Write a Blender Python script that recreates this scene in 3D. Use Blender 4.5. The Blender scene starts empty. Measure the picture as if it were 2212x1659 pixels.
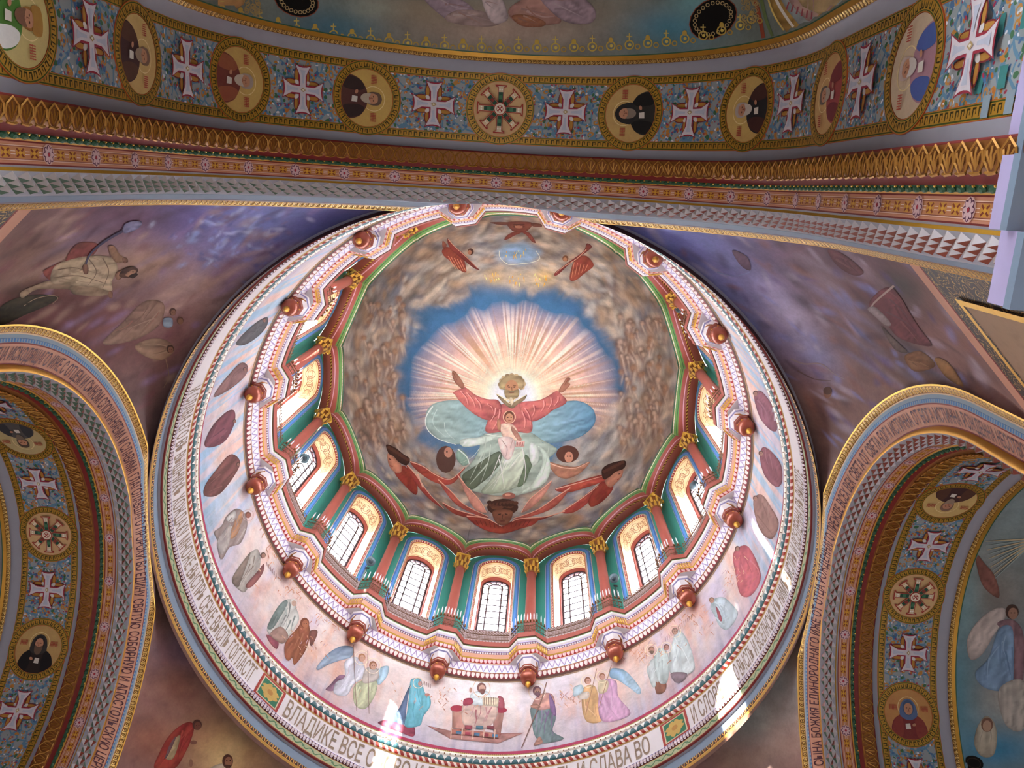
import bpy, math, random
import numpy as np
from mathutils import Matrix, Vector
from mathutils.bvhtree import BVHTree
from mathutils.geometry import delaunay_2d_cdt
random.seed(7)
rng = np.random.default_rng(7)
SC = bpy.context.scene
COL = SC.collection
PI = math.pi
# ------------------------------------------------------------------ camera
W, H, FPX = 2212, 1659, 1787.56
CAM = np.array([1.5824, -13.4849, 0.0])
RT = np.array([0.99753076, -0.05888421, 0.03827578])
DN = np.array([0.06618395, 0.97050421, -0.23182162])
FW = np.array([-0.02349617, 0.23378244, 0.97200499])
cd = bpy.data.cameras.new('camera')
cd.sensor_width = 36.0
cd.lens = FPX / W * 36.0
cd.clip_end = 500
cam = bpy.data.objects.new('camera', cd)
COL.objects.link(cam)
cam.matrix_world = Matrix(((RT[0], -DN[0], -FW[0], CAM[0]), (RT[1], -DN[1], -FW[1], CAM[1]), (RT[2], -DN[2], -FW[2], CAM[2]), (0, 0, 0, 1)))
SC.camera = cam
# ------------------------------------------------------------------ daylight
wd = bpy.data.worlds.new('sky')
SC.world = wd
wd.use_nodes = True
wt = wd.node_tree
wt.nodes.clear()
_bg = wt.nodes.new('ShaderNodeBackground')
_out = wt.nodes.new('ShaderNodeOutputWorld')
_tc = wt.nodes.new('ShaderNodeTexCoord')
_sp = wt.nodes.new('ShaderNodeSeparateXYZ')
_rp = wt.nodes.new('ShaderNodeValToRGB')
_mr = wt.nodes.new('ShaderNodeMapRange')
wt.links.new(_tc.outputs['Generated'], _sp.inputs[0])
wt.links.new(_sp.outputs['Z'], _mr.inputs[0])
_mr.inputs[1].default_value = -0.08
_mr.inputs[2].default_value = 0.08
_rp.color_ramp.elements[0].color = (0.0275, 0.0255, 0.0258, 1)   # ground glow, a fill from below where no floor is built
_rp.color_ramp.elements[1].color = (0.95, 0.97, 1.0, 1)      # bright hazy sky
wt.links.new(_mr.outputs[0], _rp.inputs[0])
wt.links.new(_rp.outputs[0], _bg.inputs[0])
_bg.inputs[1].default_value = 30.0
wt.links.new(_bg.outputs[0], _out.inputs[0])
sd = bpy.data.lights.new('sun', 'SUN')
sd.energy = 75.0
sd.angle = 0.009
sd.color = (1.0, 0.93, 0.82)
sun = bpy.data.objects.new('sun', sd)
COL.objects.link(sun)
SUN_DIR = Vector((0.345, 0.68, -0.69)).normalized()
sun.rotation_euler = SUN_DIR.to_track_quat('-Z', 'Y').to_euler()
SC.view_settings.view_transform = 'Standard'
SC.view_settings.look = 'None'
SC.view_settings.exposure = 0.4
SC.view_settings.gamma = 1.0
SC.view_settings.use_curve_mapping = False
# ------------------------------------------------------------------ projection helpers (where a point of the photo lies on a surface)
def px_of(P):
    d = np.asarray(P, float) - CAM
    z = d @ FW
    return np.stack([W / 2 + FPX * (d @ RT) / z, H / 2 + FPX * (d @ DN) / z], -1)
def ray_of(x, y):
    d = FW * FPX + RT * (x - W / 2) + DN * (y - H / 2)
    return d / np.linalg.norm(d)
# ------------------------------------------------------------------ objects
def setp(o, label=None, cat=None, group=None, kind=None):
    if label: o['label'] = label
    if cat: o['category'] = cat
    if group: o['group'] = group
    if kind: o['kind'] = kind
    return o
def link(name, data, parent=None, loc=None, rotz=0.0):
    o = bpy.data.objects.new(name, data)
    COL.objects.link(o)
    if parent is not None: o.parent = parent
    if loc is not None: o.location = loc
    if rotz: o.rotation_euler = (0, 0, rotz)
    return o
def empty(name, loc=(0, 0, 0), rotz=0.0):
    o = link(name, None, None, loc, rotz)
    o.empty_display_size = 0.2
    return o
def mkmesh(name, V, F, mats, mi=None, smooth=False, uv=None, col=None):
    """V (n,3); F list of index tuples or an (m,k) array; uv per loop (list/array) ; col per vertex (n,3) linear"""
    me = bpy.data.meshes.new(name)
    V = np.asarray(V, np.float32).reshape(-1, 3)
    if isinstance(F, np.ndarray):
        k = F.shape[1]; m = len(F)
        lv = F.astype(np.int32).ravel(); ls = np.arange(0, m * k, k, dtype=np.int32)
    else:
        m = len(F)
        ln = np.array([len(f) for f in F], np.int32)
        ls = np.concatenate([[0], np.cumsum(ln)[:-1]]).astype(np.int32) if m else np.zeros(0, np.int32)
        lv = np.array([i for f in F for i in f], np.int32)
    me.vertices.add(len(V)); me.vertices.foreach_set('co', V.ravel())
    me.loops.add(len(lv)); me.loops.foreach_set('vertex_index', lv)
    me.polygons.add(m); me.polygons.foreach_set('loop_start', ls)
    for a in (mats if isinstance(mats, (list, tuple)) else [mats]): me.materials.append(a)
    if mi is not None: me.polygons.foreach_set('material_index', np.asarray(mi, np.int32))
    me.polygons.foreach_set('use_smooth', np.full(m, bool(smooth)))
    if uv is not None:
        l = me.uv_layers.new(name='UVMap'); l.data.foreach_set('uv', np.asarray(uv, np.float32).ravel())
    if col is not None:
        a = me.color_attributes.new('Col', 'FLOAT_COLOR', 'POINT')
        c = np.ones((len(V), 4), np.float32); c[:, :3] = col; a.data.foreach_set('color', c.ravel())
    me.update(calc_edges=True)
    return me
def sweep(rings, closed=False, vlen=None):
    """rings (P,N,3) -> V, F, strip index per face, uv (u in metres along ring 0, v 0..1 across each strip)"""
    R = np.asarray(rings, float); P, N = R.shape[:2]
    seg = np.linalg.norm(np.diff(R[P // 2], axis=0), axis=1); u = np.concatenate([[0], np.cumsum(seg)])
    if closed:
        L = np.linalg.norm(R[P // 2][0] - R[P // 2][-1]); ue = u[-1] + L
    n = N if closed else N - 1
    p, i = np.meshgrid(np.arange(P - 1), np.arange(n), indexing='ij'); p = p.ravel(); i = i.ravel()
    j = (i + 1) % N
    F = np.stack([p * N + i, p * N + j, (p + 1) * N + j, (p + 1) * N + i], 1)
    u1 = np.where(i + 1 < N, u[np.minimum(i + 1, N - 1)], ue if closed else 0)
    uv = np.stack([np.stack([u[i], 0 * u1], 1), np.stack([u1, 0 * u1], 1), np.stack([u1, 0 * u1 + 1], 1), np.stack([u[i], 0 * u1 + 1], 1)], 1)
    return R.reshape(-1, 3), F, p, uv
class MB:
    """collects small solids into one mesh"""
    def __init__(s): s.V = []; s.F = []; s.M = []
    def add(s, V, F, m=0):
        o = len(s.V); s.V += [tuple(map(float, v)) for v in V]; s.F += [tuple(int(i) + o for i in f) for f in F]; s.M += [m] * len(F)
    def box(s, c, sx, sy, sz, m=0, M=None):
        V = [(x * sx / 2, y * sy / 2, z * sz / 2) for x in (-1, 1) for y in (-1, 1) for z in (-1, 1)]
        if M is not None: V = [tuple(M @ Vector(v)) for v in V]
        V = [(v[0] + c[0], v[1] + c[1], v[2] + c[2]) for v in V]
        s.add(V, [(0, 1, 3, 2), (4, 6, 7, 5), (0, 4, 5, 1), (2, 3, 7, 6), (0, 2, 6, 4), (1, 5, 7, 3)], m)
    def lathe(s, prof, n, c=(0, 0, 0), m=0, sq=None):
        """prof [(r,z[,mat])]; n-gon rings about z"""
        V = []; F = []; mm = []
        for r, z, *_ in prof:
            for i in range(n):
                a = 2 * PI * (i + .5) / n
                V.append((c[0] + r * math.cos(a), c[1] + r * math.sin(a), c[2] + z))
        o = len(s.V); s.V += V
        for k in range(len(prof) - 1):
            for i in range(n):
                j = (i + 1) % n
                s.F.append((o + k * n + i, o + k * n + j, o + (k + 1) * n + j, o + (k + 1) * n + i)); s.M.append(prof[k][2] if len(prof[k]) > 2 else m)
        s.F.append(tuple(o + i for i in range(n))[::-1]); s.M.append(prof[0][2] if len(prof[0]) > 2 else m)
        s.F.append(tuple(o + (len(prof) - 1) * n + i for i in range(n))); s.M.append(prof[-1][2] if len(prof[-1]) > 2 else m)
    def tube(s, pts, r, n=6, m=0, closed=False):
        pts = [Vector(p) for p in pts]; N = len(pts); o = len(s.V)
        for i, p in enumerate(pts):
            a = pts[i - 1] if (i > 0 or closed) else p; b = pts[(i + 1) % N] if (i < N - 1 or closed) else p
            t = (b - a).normalized(); up = Vector((0, 0, 1)) if abs(t.z) < .95 else Vector((1, 0, 0))
            x = t.cross(up).normalized(); y = x.cross(t)
            for k in range(n):
                q = p + (x * math.cos(2 * PI * k / n) + y * math.sin(2 * PI * k / n)) * r
                s.V.append(tuple(q))
        for i in range(N if closed else N - 1):
            for k in range(n):
                a = o + i * n + k; b = o + i * n + (k + 1) % n; i2 = (i + 1) % N
                s.F.append((a, b, o + i2 * n + (k + 1) % n, o + i2 * n + k)); s.M.append(m)
    def ball(s, c, r, nu=8, nv=5, m=0, sc=(1, 1, 1)):
        pr = [(max(1e-3, math.sin(PI * k / nv)), -math.cos(PI * k / nv)) for k in range(nv + 1)]
        V = [(c[0] + r * sc[0] * q * math.cos(2 * PI * i / nu), c[1] + r * sc[1] * q * math.sin(2 * PI * i / nu), c[2] + r * sc[2] * z) for q, z in pr for i in range(nu)]
        s.add(V, [(k * nu + i, k * nu + (i + 1) % nu, (k + 1) * nu + (i + 1) % nu, (k + 1) * nu + i) for k in range(nv) for i in range(nu)], m)
    def mesh(s, name, mats, smooth=False):
        return mkmesh(name, s.V, s.F, mats, s.M, smooth)
# ------------------------------------------------------------------ materials
def lin(h):
    """'#rrggbb' or (r,g,b) 0..255 -> linear rgb"""
    if isinstance(h, str): h = [int(h[i:i + 2], 16) for i in (1, 3, 5)]
    c = np.asarray(h, float) / 255.0
    return np.where(c <= .04045, c / 12.92, ((c + .055) / 1.055) ** 2.4)
def rgba(h):
    c = lin(h); return (float(c[0]), float(c[1]), float(c[2]), 1.0)
class X:
    """tiny expression wrapper round shader math nodes"""
    def __init__(s, t, sock): s.t = t; s.k = sock
    def m(s, op, *a):
        n = s.t.nodes.new('ShaderNodeMath'); n.operation = op
        for i, v in enumerate((s,) + a):
            if isinstance(v, X): s.t.links.new(v.k, n.inputs[i])
            else: n.inputs[i].default_value = v
        return X(s.t, n.outputs[0])
    def __add__(s, o): return s.m('ADD', o)
    __radd__ = __add__
    def __sub__(s, o): return s.m('SUBTRACT', o)
    def __rsub__(s, o): return (s * -1.0) + o
    def __mul__(s, o): return s.m('MULTIPLY', o)
    __rmul__ = __mul__
    def __truediv__(s, o): return s.m('DIVIDE', o)
    def __lt__(s, o): return s.m('LESS_THAN', o)
    def __gt__(s, o): return s.m('GREATER_THAN', o)
    def abs(s): return s.m('ABSOLUTE')
    def fr(s): return s.m('FRACT')
    def fl(s): return s.m('FLOOR')
    def mod(s, o): return s.m('FLOORED_MODULO', o)
    def mn(s, o): return s.m('MINIMUM', o)
    def mx(s, o): return s.m('MAXIMUM', o)
    def pw(s, o): return s.m('POWER', o)
    def sin(s): return s.m('SINE')
    def sqrt(s): return s.m('SQRT')
    def AND(s, o): return s * o
    def OR(s, o): return s.mx(o)
class Mat:
    def __init__(s, name, color='#808080', rough=.6, metal=0.0, spec=.4):
        s.m = bpy.data.materials.new(name); s.m.use_nodes = True
        s.t = s.m.node_tree; s.b = s.t.nodes['Principled BSDF']
        s.b.inputs['Roughness'].default_value = rough; s.b.inputs['Metallic'].default_value = metal
        s.b.inputs['Specular IOR Level'].default_value = spec
        s.c = None; s.set(rgba(color)); s._uv = None
    def set(s, c):
        s.c = c
        if isinstance(c, tuple): s.b.inputs['Base Color'].default_value = c
        else: s.t.links.new(c, s.b.inputs['Base Color'])
        return s
    def uv(s):
        if s._uv is None:
            n = s.t.nodes.new('ShaderNodeUVMap'); q = s.t.nodes.new('ShaderNodeSeparateXYZ'); s.t.links.new(n.outputs[0], q.inputs[0])
            s._uv = (X(s.t, q.outputs[0]), X(s.t, q.outputs[1])); s._uvv = n.outputs[0]
        return s._uv
    def mix(s, fac, col):
        """lay colour over the present one where fac is 1"""
        n = s.t.nodes.new('ShaderNodeMix'); n.data_type = 'RGBA'
        if isinstance(fac, X): s.t.links.new(fac.k, n.inputs[0])
        elif isinstance(fac, (int, float)): n.inputs[0].default_value = fac
        else: s.t.links.new(fac, n.inputs[0])
        if isinstance(s.c, tuple): n.inputs[6].default_value = s.c
        else: s.t.links.new(s.c, n.inputs[6])
        if isinstance(col, str): n.inputs[7].default_value = rgba(col)
        elif isinstance(col, tuple): n.inputs[7].default_value = col
        else: s.t.links.new(col, n.inputs[7])
        return s.set(n.outputs[2])
    def noise(s, scale=3.0, detail=4.0, rough=.6, src='Object', stretch=None):
        n = s.t.nodes.new('ShaderNodeTexNoise'); n.inputs['Scale'].default_value = scale; n.inputs['Detail'].default_value = detail; n.inputs['Roughness'].default_value = rough
        if src == 'UV':
            s.uv(); v = s._uvv
        else:
            tc = s.t.nodes.new('ShaderNodeTexCoord'); v = tc.outputs[src]
        if stretch:
            mp = s.t.nodes.new('ShaderNodeMapping'); mp.inputs['Scale'].default_value = stretch; s.t.links.new(v, mp.inputs[0]); v = mp.outputs[0]
        s.t.links.new(v, n.inputs['Vector']); return X(s.t, n.outputs[0])
    def wear(s, amt=.25, scale=2.0, detail=5.0, dark='#3a2c28'):
        """uneven tone of old plaster and gilding"""
        f = s.noise(scale, detail)
        return s.mix(((f - .5) * 2.2).mx(0.0) * amt, dark)
    def bump(s, h, strength=.5, dist=.05):
        n = s.t.nodes.new('ShaderNodeBump'); n.inputs['Strength'].default_value = strength; n.inputs['Distance'].default_value = dist
        s.t.links.new(h.k, n.inputs['Height']); s.t.links.new(n.outputs[0], s.b.inputs['Normal']); return s
def flat(name, c, rough=.6, metal=0., wear=.2, spec=.4):
    m = Mat(name, c, rough, metal, spec)
    if wear: m.wear(wear)
    return m.m
GOLD = Mat('gilding', '#cc963a', .42, .6, .5).wear(.35, 3.0, 4, '#7a4514').m
GOLDB = Mat('bright_gilding', '#e8bc52', .42, .6, .5).wear(.3, 5.0, 4, '#8a5a1c').m
GOLDD = Mat('aged_gilding', '#925c28', .45, .4, .5).wear(.45, 4.0, 5, '#5a2f12').m
OCHRE = flat('ochre_paint', '#c8963c')
YELLOW = flat('yellow_band', '#c79428', wear=.25)
REDD = flat('dark_red_paint', '#7c2420')
RED = flat('red_paint', '#a93a33')
MAROON = flat('maroon_paint', '#5c2426')
CRIMSON = flat('crimson_band', '#b03058')
GREY = flat('grey_blue_plaster', '#9a9aa4', wear=.12)
BLUEGREY = flat('blue_grey_plaster', '#8093a8', wear=.15)
WHITE = flat('white_plaster', '#e8e2e4', wear=.12)
CREAM = flat('cream_paint', '#dcc3a0', wear=.12)
PEACH = flat('peach_paint', '#d19a80', wear=.12)
PINKL = flat('pink_line', '#e0a8b4', wear=.0)
TERRA = flat('terracotta_paint', '#a8564a', .5, wear=.12)
TERRAD = flat('brown_red_paint', '#a05444', .5, wear=.12)
TEAL = flat('teal_paint', '#3f9c8c', .55, wear=.12)
BLUE = flat('sky_blue_paint', '#5e92d6', .55, wear=.1)
GREEN = flat('leaf_green_paint', '#6f9a52', .5, wear=.15)
GREEND = flat('dark_green_paint', '#2f5a40', .5, wear=.1)
LILAC = flat('lilac_paint', '#b9aed6', wear=.08)
BROWN = flat('brown_paint', '#5a3526', wear=.1)
BLACK = flat('black_iron', '#15110f', .5, .3, 0)
IRON = flat('bronzed_iron', '#7a5a42', .45, .6, .2)
GLASSW = flat('candle_glass', '#e8e6ee', .3, 0, 0)
def pattern(name, base, rough=.5, metal=0., fn=None, wear=.12):
    m = Mat(name, base, rough, metal); u, v = m.uv(); fn(m, u, v)
    if wear: m.wear(wear)
    return m.m
def between(x, a, b): return (x > a) * (x < b)
# greek key border: two green rules, dark key strokes on ochre
def _key(m, u, v):
    f = (u / .17).fr()
    k = between(v, .26, .78) * (f < .2)
    k = k.OR(between(v, .66, .78) * (f < .62)).OR(between(v, .40, .78) * between(f, .5, .62))
    m.mix(k, '#3a3412').mix(between(v, .1, .2).OR(between(v, .84, .92)), '#4a5a22').mix((v < .05).OR(v > .96), '#b8542c')
KEY = pattern('greek_key_border', '#b98a2e', .45, .25, _key)
# acanthus scroll ground: dabs of blue, orange, green and white leaves on blue grey
def scrollmat(name, base, scale=9.0):
    m = Mat(name, base, .6)
    tc = m.t.nodes.new('ShaderNodeTexCoord'); tc = tc.outputs['Object']
    def vor(sc, off, feat='F1'):
        mp = m.t.nodes.new('ShaderNodeMapping'); mp.inputs['Location'].default_value = (off, off * 2, off); m.t.links.new(tc, mp.inputs[0])
        n = m.t.nodes.new('ShaderNodeTexNoise'); n.inputs['Scale'].default_value = sc * .4; m.t.links.new(mp.outputs[0], n.inputs['Vector'])
        ad = m.t.nodes.new('ShaderNodeVectorMath'); ad.operation = 'MULTIPLY_ADD'; m.t.links.new(n.outputs['Color'], ad.inputs[0]); ad.inputs[1].default_value = (.35, .35, .35); m.t.links.new(mp.outputs[0], ad.inputs[2])
        w = m.t.nodes.new('ShaderNodeTexVoronoi'); w.inputs['Scale'].default_value = sc; w.feature = feat; m.t.links.new(ad.outputs[0], w.inputs['Vector'])
        return X(m.t, w.outputs['Distance'])
    e = vor(scale * .55, 3.0, 'DISTANCE_TO_EDGE')
    m.mix(e < .07, '#5f86a0')
    d = vor(scale * .7, 9.0); m.mix(between(d, .17, .32), '#b98038')
    d = vor(scale * .8, 21.0); m.mix(d < .26, '#3e6a48')
    d = vor(scale, 33.0); m.mix(d < .25, '#4a6c94')
    d = vor(scale * .9, 45.0); m.mix(d < .22, '#b8702e')
    d = vor(scale * 1.1, 57.0); m.mix(d < .2, '#d6d6dc')
    d = vor(scale * 1.1, 66.0); m.mix(d < .17, '#9c2f4a')
    return m.m
SCROLL = scrollmat('acanthus_scroll_ground', '#949a9c', 5.5)
# rosette band: ochre cross flowers on peach between thin rules
def _ros(m, u, v):
    m.mix(between(v, .1, .9), '#c08058')
    m.mix(between(v, .14, .18).OR(between(v, .82, .86)), '#e4c4b4').mix(between(v, .19, .22).OR(between(v, .78, .81)), '#7a3a34')
    f = (u / .41376 + .5).fr() - .5; g = (v - .5) * 1.25
    r = (f * f + g * g).sqrt()
    d = ((f.abs() - g.abs()).abs() < .085) * (r < .36)
    m.mix((f.abs() < .3) * (g.abs() < .3), '#c99030').mix(d * (r > .12), '#84371f').mix(r < .1, '#d8a030')
    m.mix(((u / .41376).fr() - .5).abs().m('GREATER_THAN', 2.0), '#ffffff')
    m.mix((f.abs() > .34) * between(g.abs(), .07, .11), '#ecd8cc')
ROSBAND = pattern('rosette_band', '#c98a70', .6, 0, _ros)
def _leaf(m, u, v):
    f = (u / .16).fr() - .5; g = v
    e = ((f * 2.0).pw(2.0) + ((g - .55) * 1.6).pw(2.0)).sqrt()
    m.mix(between(e, .5, .72), '#5c3a14').mix((v < .1).OR(v > .9), '#8a5a20').mix(e < .22, '#6a4418')
    m.bump(e.mn(1.0) * -1.0, .6, .04)
LEAFM = pattern('gilded_leaf_moulding', '#d8b468', .38, .55, _leaf)
def _dent(m, u, v):
    f = (u / .11).fr()
    m.mix(between(v, .55, .95) * (f < .5), '#3f7ab8').mix(between(v, .48, .54), '#3a5f8c')
DENT = pattern('blue_dentil_band', '#8ea4b4', .6, 0, _dent)
def _patdark(m, u, v):
    f = (u / .22).fr() - .5
    z = (f.abs() * 2.0 - v).abs()
    m.mix(z < .16, '#d9a94e').mix((v < .12).OR(v > .9), '#e0b860').mix((f.abs() < .1) * between(v, .1, .4), '#7a2420')
PATD = pattern('dark_gilt_pattern', '#3f2016', .45, .3, _patdark)
def _scrg(m, u, v):
    a = (u / .5).fr() - .5; s = ((u * 12.566).sin() * .22 + .5 - v).abs()
    m.mix(s < .09, '#4c7a4e').mix(((a * a) + (v - .5) * (v - .5) * .5).sqrt() < .12, '#55805c').mix((v < .08).OR(v > .92), '#c7a05a')
SCRG = pattern('green_scroll_band', '#a9b08a', .6, 0, _scrg)
def _bead2(m, u, v):
    f = (u / .16).fr() - .5; e = ((f * 2.0).pw(2.0) + ((v - .5) * 2.0).pw(2.0)).sqrt()
    m.mix(e < .8, '#ece4f0').mix(between(e, .35, .5), '#b07a48').mix(v > .88, '#5a62b8')
    m.bump(e.mn(1.0) * -1.0, .6, .04)
BEAD2 = pattern('white_bead_course', '#5a2a2e', .4, 0, _bead2)
def _rope(m, u, v):
    f = (u / .3 + v * .6).fr()
    m.mix(f < .45, '#f4ded4').mix((v < .12).OR(v > .9), '#c69a50')
    m.bump((f - .25).abs() * -1.0, .6, .05)
ROPE = pattern('red_white_rope', '#a22c20', .4, 0, _rope)
def _wave(m, u, v):
    f = ((u / .36).fr() - .5).abs() * 2.0
    m.mix(f + v < 1.0, '#3c6a72').mix(between(f + v, 1.0, 1.12), '#20405a')
    m.bump(f, .5, .05)
WAVE = pattern('teal_wave_course', '#eef0ec', .35, 0, _wave)
def _gb(m, u, v):
    f = (u / .26).fr() - .5; e = ((f * 3.0).pw(2.0) + ((v - .3) * 3.0).pw(2.0)).sqrt()
    m.mix(v > .6, '#c9b468').mix(e < .35, '#7a4a24').mix(((u / .09).fr() < .4) * (v > .65), '#8a7430')
    m.bump(((u / .09).fr() - .5).abs(), .4, .03)
GBEAD = pattern('gilt_bead_course', '#efe8dc', .3, .2, _gb)
def _zig(m, u, v):
    f = ((u / .34).fr() - .5).abs() * 2.0; z = (f - (v - .1) * 1.25).abs()
    m.mix(between(v, .08, .92) * (z < .17), '#a892c0').mix(between(v, .92, 1.0), '#c9b0d0').mix((f < .2) * between(v, .05, .2), '#9aa8d8')
    m.bump((f - v).abs(), .5, .06)
ZIG = pattern('white_zigzag_cove', '#efeaf2', .35, 0, _zig, .05)
def _bd(p, ball, rim):
    def fn(m, u, v):
        f = (u / p).fr() - .5; e = ((f * 2.2).pw(2.0) + ((v - .5) * 2.2).pw(2.0)).sqrt()
        m.mix(e < .85, ball).mix((v < .06).OR(v > .94), rim)
        m.bump(e.mn(1.0) * -1.0, .8, .06)
    return fn
RBEAD = pattern('red_bead_course', '#a82c30', .3, 0, _bd(.24, '#f2c4c4', '#d8a060'), .05)
WBEAD = pattern('small_white_beads', '#7a4a5a', .35, 0, _bd(.14, '#f6f0f4', '#6a6aa8'), .03)
PBEAD = pattern('pearl_course', '#8e3038', .35, 0, _bd(.26, '#f2e2dc', '#5a3020'), .03)
def _bluearch(m, u, v):
    f = (u / .12).fr()
    m.mix(between(v, .1, .42) * (f < .5), '#27408c').mix((v < .07).OR(v > .95), '#e8d4c8').mix(between(v, .8, .9), '#3d8f86')
BLUEARCH = pattern('blue_arch_moulding', '#5b97e0', .45, 0, _bluearch, .06)
def _reddent(m, u, v):
    f = (u / .2).fr()
    m.mix((f < .5) * between(v, .2, .8), '#ecd8c0').mix(v < .1, '#e0c070')
REDDENT = pattern('red_dentil_course', '#a8323a', .45, 0, _reddent, .06)
def _goldrope(m, u, v):
    m.mix((u / .24 + v * .5).fr() < .5, '#7a3a14')
GROPE = pattern('gilt_rope', '#ecc25a', .3, .5, _goldrope, 0)
def _creamorn(m, u, v):
    q = (u / 1.0).fr() - .5
    w = v - .5
    for cx, r in ((0.0, .3), (.33, .19), (-.33, .19)):
        d = ((q - cx) * (q - cx) + w * w).sqrt()
        m.mix((d - r).abs() < .018, '#7a4a28').mix((d - r * .55).abs() < .015, '#8a5a30')
    m.mix((w.abs() - .42).abs() < .012, '#9a6a40')
CREAMORN = pattern('cream_ornament', '#d9b98a', .55, 0, _creamorn, .05)
def _blackscroll(m, u, v):
    pass
def scroll_gold(name, base, gold, scale):
    m = Mat(name, base, .45, .2)
    tc = m.t.nodes.new('ShaderNodeTexCoord')
    n = m.t.nodes.new('ShaderNodeTexNoise'); n.inputs['Scale'].default_value = scale; n.inputs['Detail'].default_value = 1.0; m.t.links.new(tc.outputs['Object'], n.inputs['Vector'])
    f = (X(m.t, n.outputs[0]) * 11.0).fr()
    m.mix(f < .2, gold); return m.m
DARKSCROLL = scroll_gold('dark_scroll_border', '#1c1008', '#b08a48', 2.6)
# fresco: colours laid on the plaster vertex by vertex, with brushwork
def frescomat(name, brush=.22, scale=5.0, rough=.7):
    m = Mat(name, '#808080', rough, 0, .25)
    a = m.t.nodes.new('ShaderNodeVertexColor'); a.layer_name = 'Col'
    f = m.noise(scale, 6, .65); g = m.noise(scale * .35, 5, .7); f = (f + m.noise(scale * 4.5, 4, .7)) * .5
    h = m.t.nodes.new('ShaderNodeHueSaturation'); m.t.links.new(a.outputs[0], h.inputs['Color'])
    m.t.links.new(((f - .5) * brush * 2.0 + (g - .5) * brush * 2.0 + 1.0).k, h.inputs['Value'])
    m.t.links.new(((g - .5) * .04 + .5).k, h.inputs['Hue'])
    m.set(h.outputs[0]); return m.m
FRESCO = frescomat('fresco', .38, 2.2)
FRESCOF = frescomat('fresco_figure', .16, 5.0)
GL = bpy.data.materials.new('window_glass'); GL.use_nodes = True
nt_ = GL.node_tree; nt_.nodes.clear(); o_ = nt_.nodes.new('ShaderNodeOutputMaterial'); mx = nt_.nodes.new('ShaderNodeMixShader'); tr = nt_.nodes.new('ShaderNodeBsdfTransparent'); gs = nt_.nodes.new('ShaderNodeBsdfGlossy')
gs.inputs['Roughness'].default_value = .05; tr.inputs[0].default_value = (.96, .98, 1, 1); mx.inputs[0].default_value = .06
nt_.links.new(tr.outputs[0], mx.inputs[1]); nt_.links.new(gs.outputs[0], mx.inputs[2]); nt_.links.new(mx.outputs[0], o_.inputs[0])
# ------------------------------------------------------------------ shared geometry of the crossing
ZC = 20.112            # height of the arch centres
R0 = 7.6               # radius of the icon soffit
K16 = PI / 8
RCLIP = 12.82
def arch_pt(side, s, d, r, clip=True):
    """s = run along the soffit from the crown (metres at R0), d = distance of the plane from the dome axis, r = radius of this edge"""
    s, d, r = np.broadcast_arrays(np.asarray(s, float), np.asarray(d, float), np.asarray(r, float))
    a = s / R0; q = np.clip(a, -PI / 2, PI / 2)
    h = r * np.sin(q); z = ZC + r * np.cos(q) - R0 * (np.abs(a) - np.abs(q))
    if clip:
        lim = np.sqrt(np.maximum(RCLIP ** 2 - h ** 2, 0)); d = np.where((d < lim) & (z > 24), lim, d)
    if side == 'near': P = (h, -d, z)
    elif side == 'left': P = (-d, h, z)
    elif side == 'right': P = (d, h, z)
    else: P = (h, d, z)
    return np.stack(P, -1)
def arch_frame(side, s, d, r, slope=(1.0, 0.0)):
    """matrix: x along the arch, y across the band (direction slope = (dd, dr)), z out of the surface towards the room"""
    p = arch_pt(side, s, d, r, False); e = .01
    t = Vector(arch_pt(side, s + e, d, r, False) - p).normalized()
    a = Vector(arch_pt(side, s, d + slope[0] * e, r + slope[1] * e, False) - p).normalized()
    n = t.cross(a).normalized()
    m = arch_pt(side, 0 if abs(s) < R0 * PI / 2 else s, d, 0.0, False)
    c = Vector((0 if side == 'near' else p[0], 0 if side != 'near' else p[1], min(ZC, p[2]))) - Vector(p)
    if n.dot(c) < 0: n = -n; a = -a
    M = Matrix((t, a, n)).transposed().to_4x4(); M.translation = Vector(p); return M
def drum_pt(a, R, z):
    a, R, z = np.broadcast_arrays(np.asarray(a, float), np.asarray(R, float), np.asarray(z, float))
    return np.stack([R * np.sin(a), R * np.cos(a), z], -1)
def structure(name, me, label, parent=None):
    o = link(name, me, parent)
    if parent is None: setp(o, label, None, None, 'structure')
    return o
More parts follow.
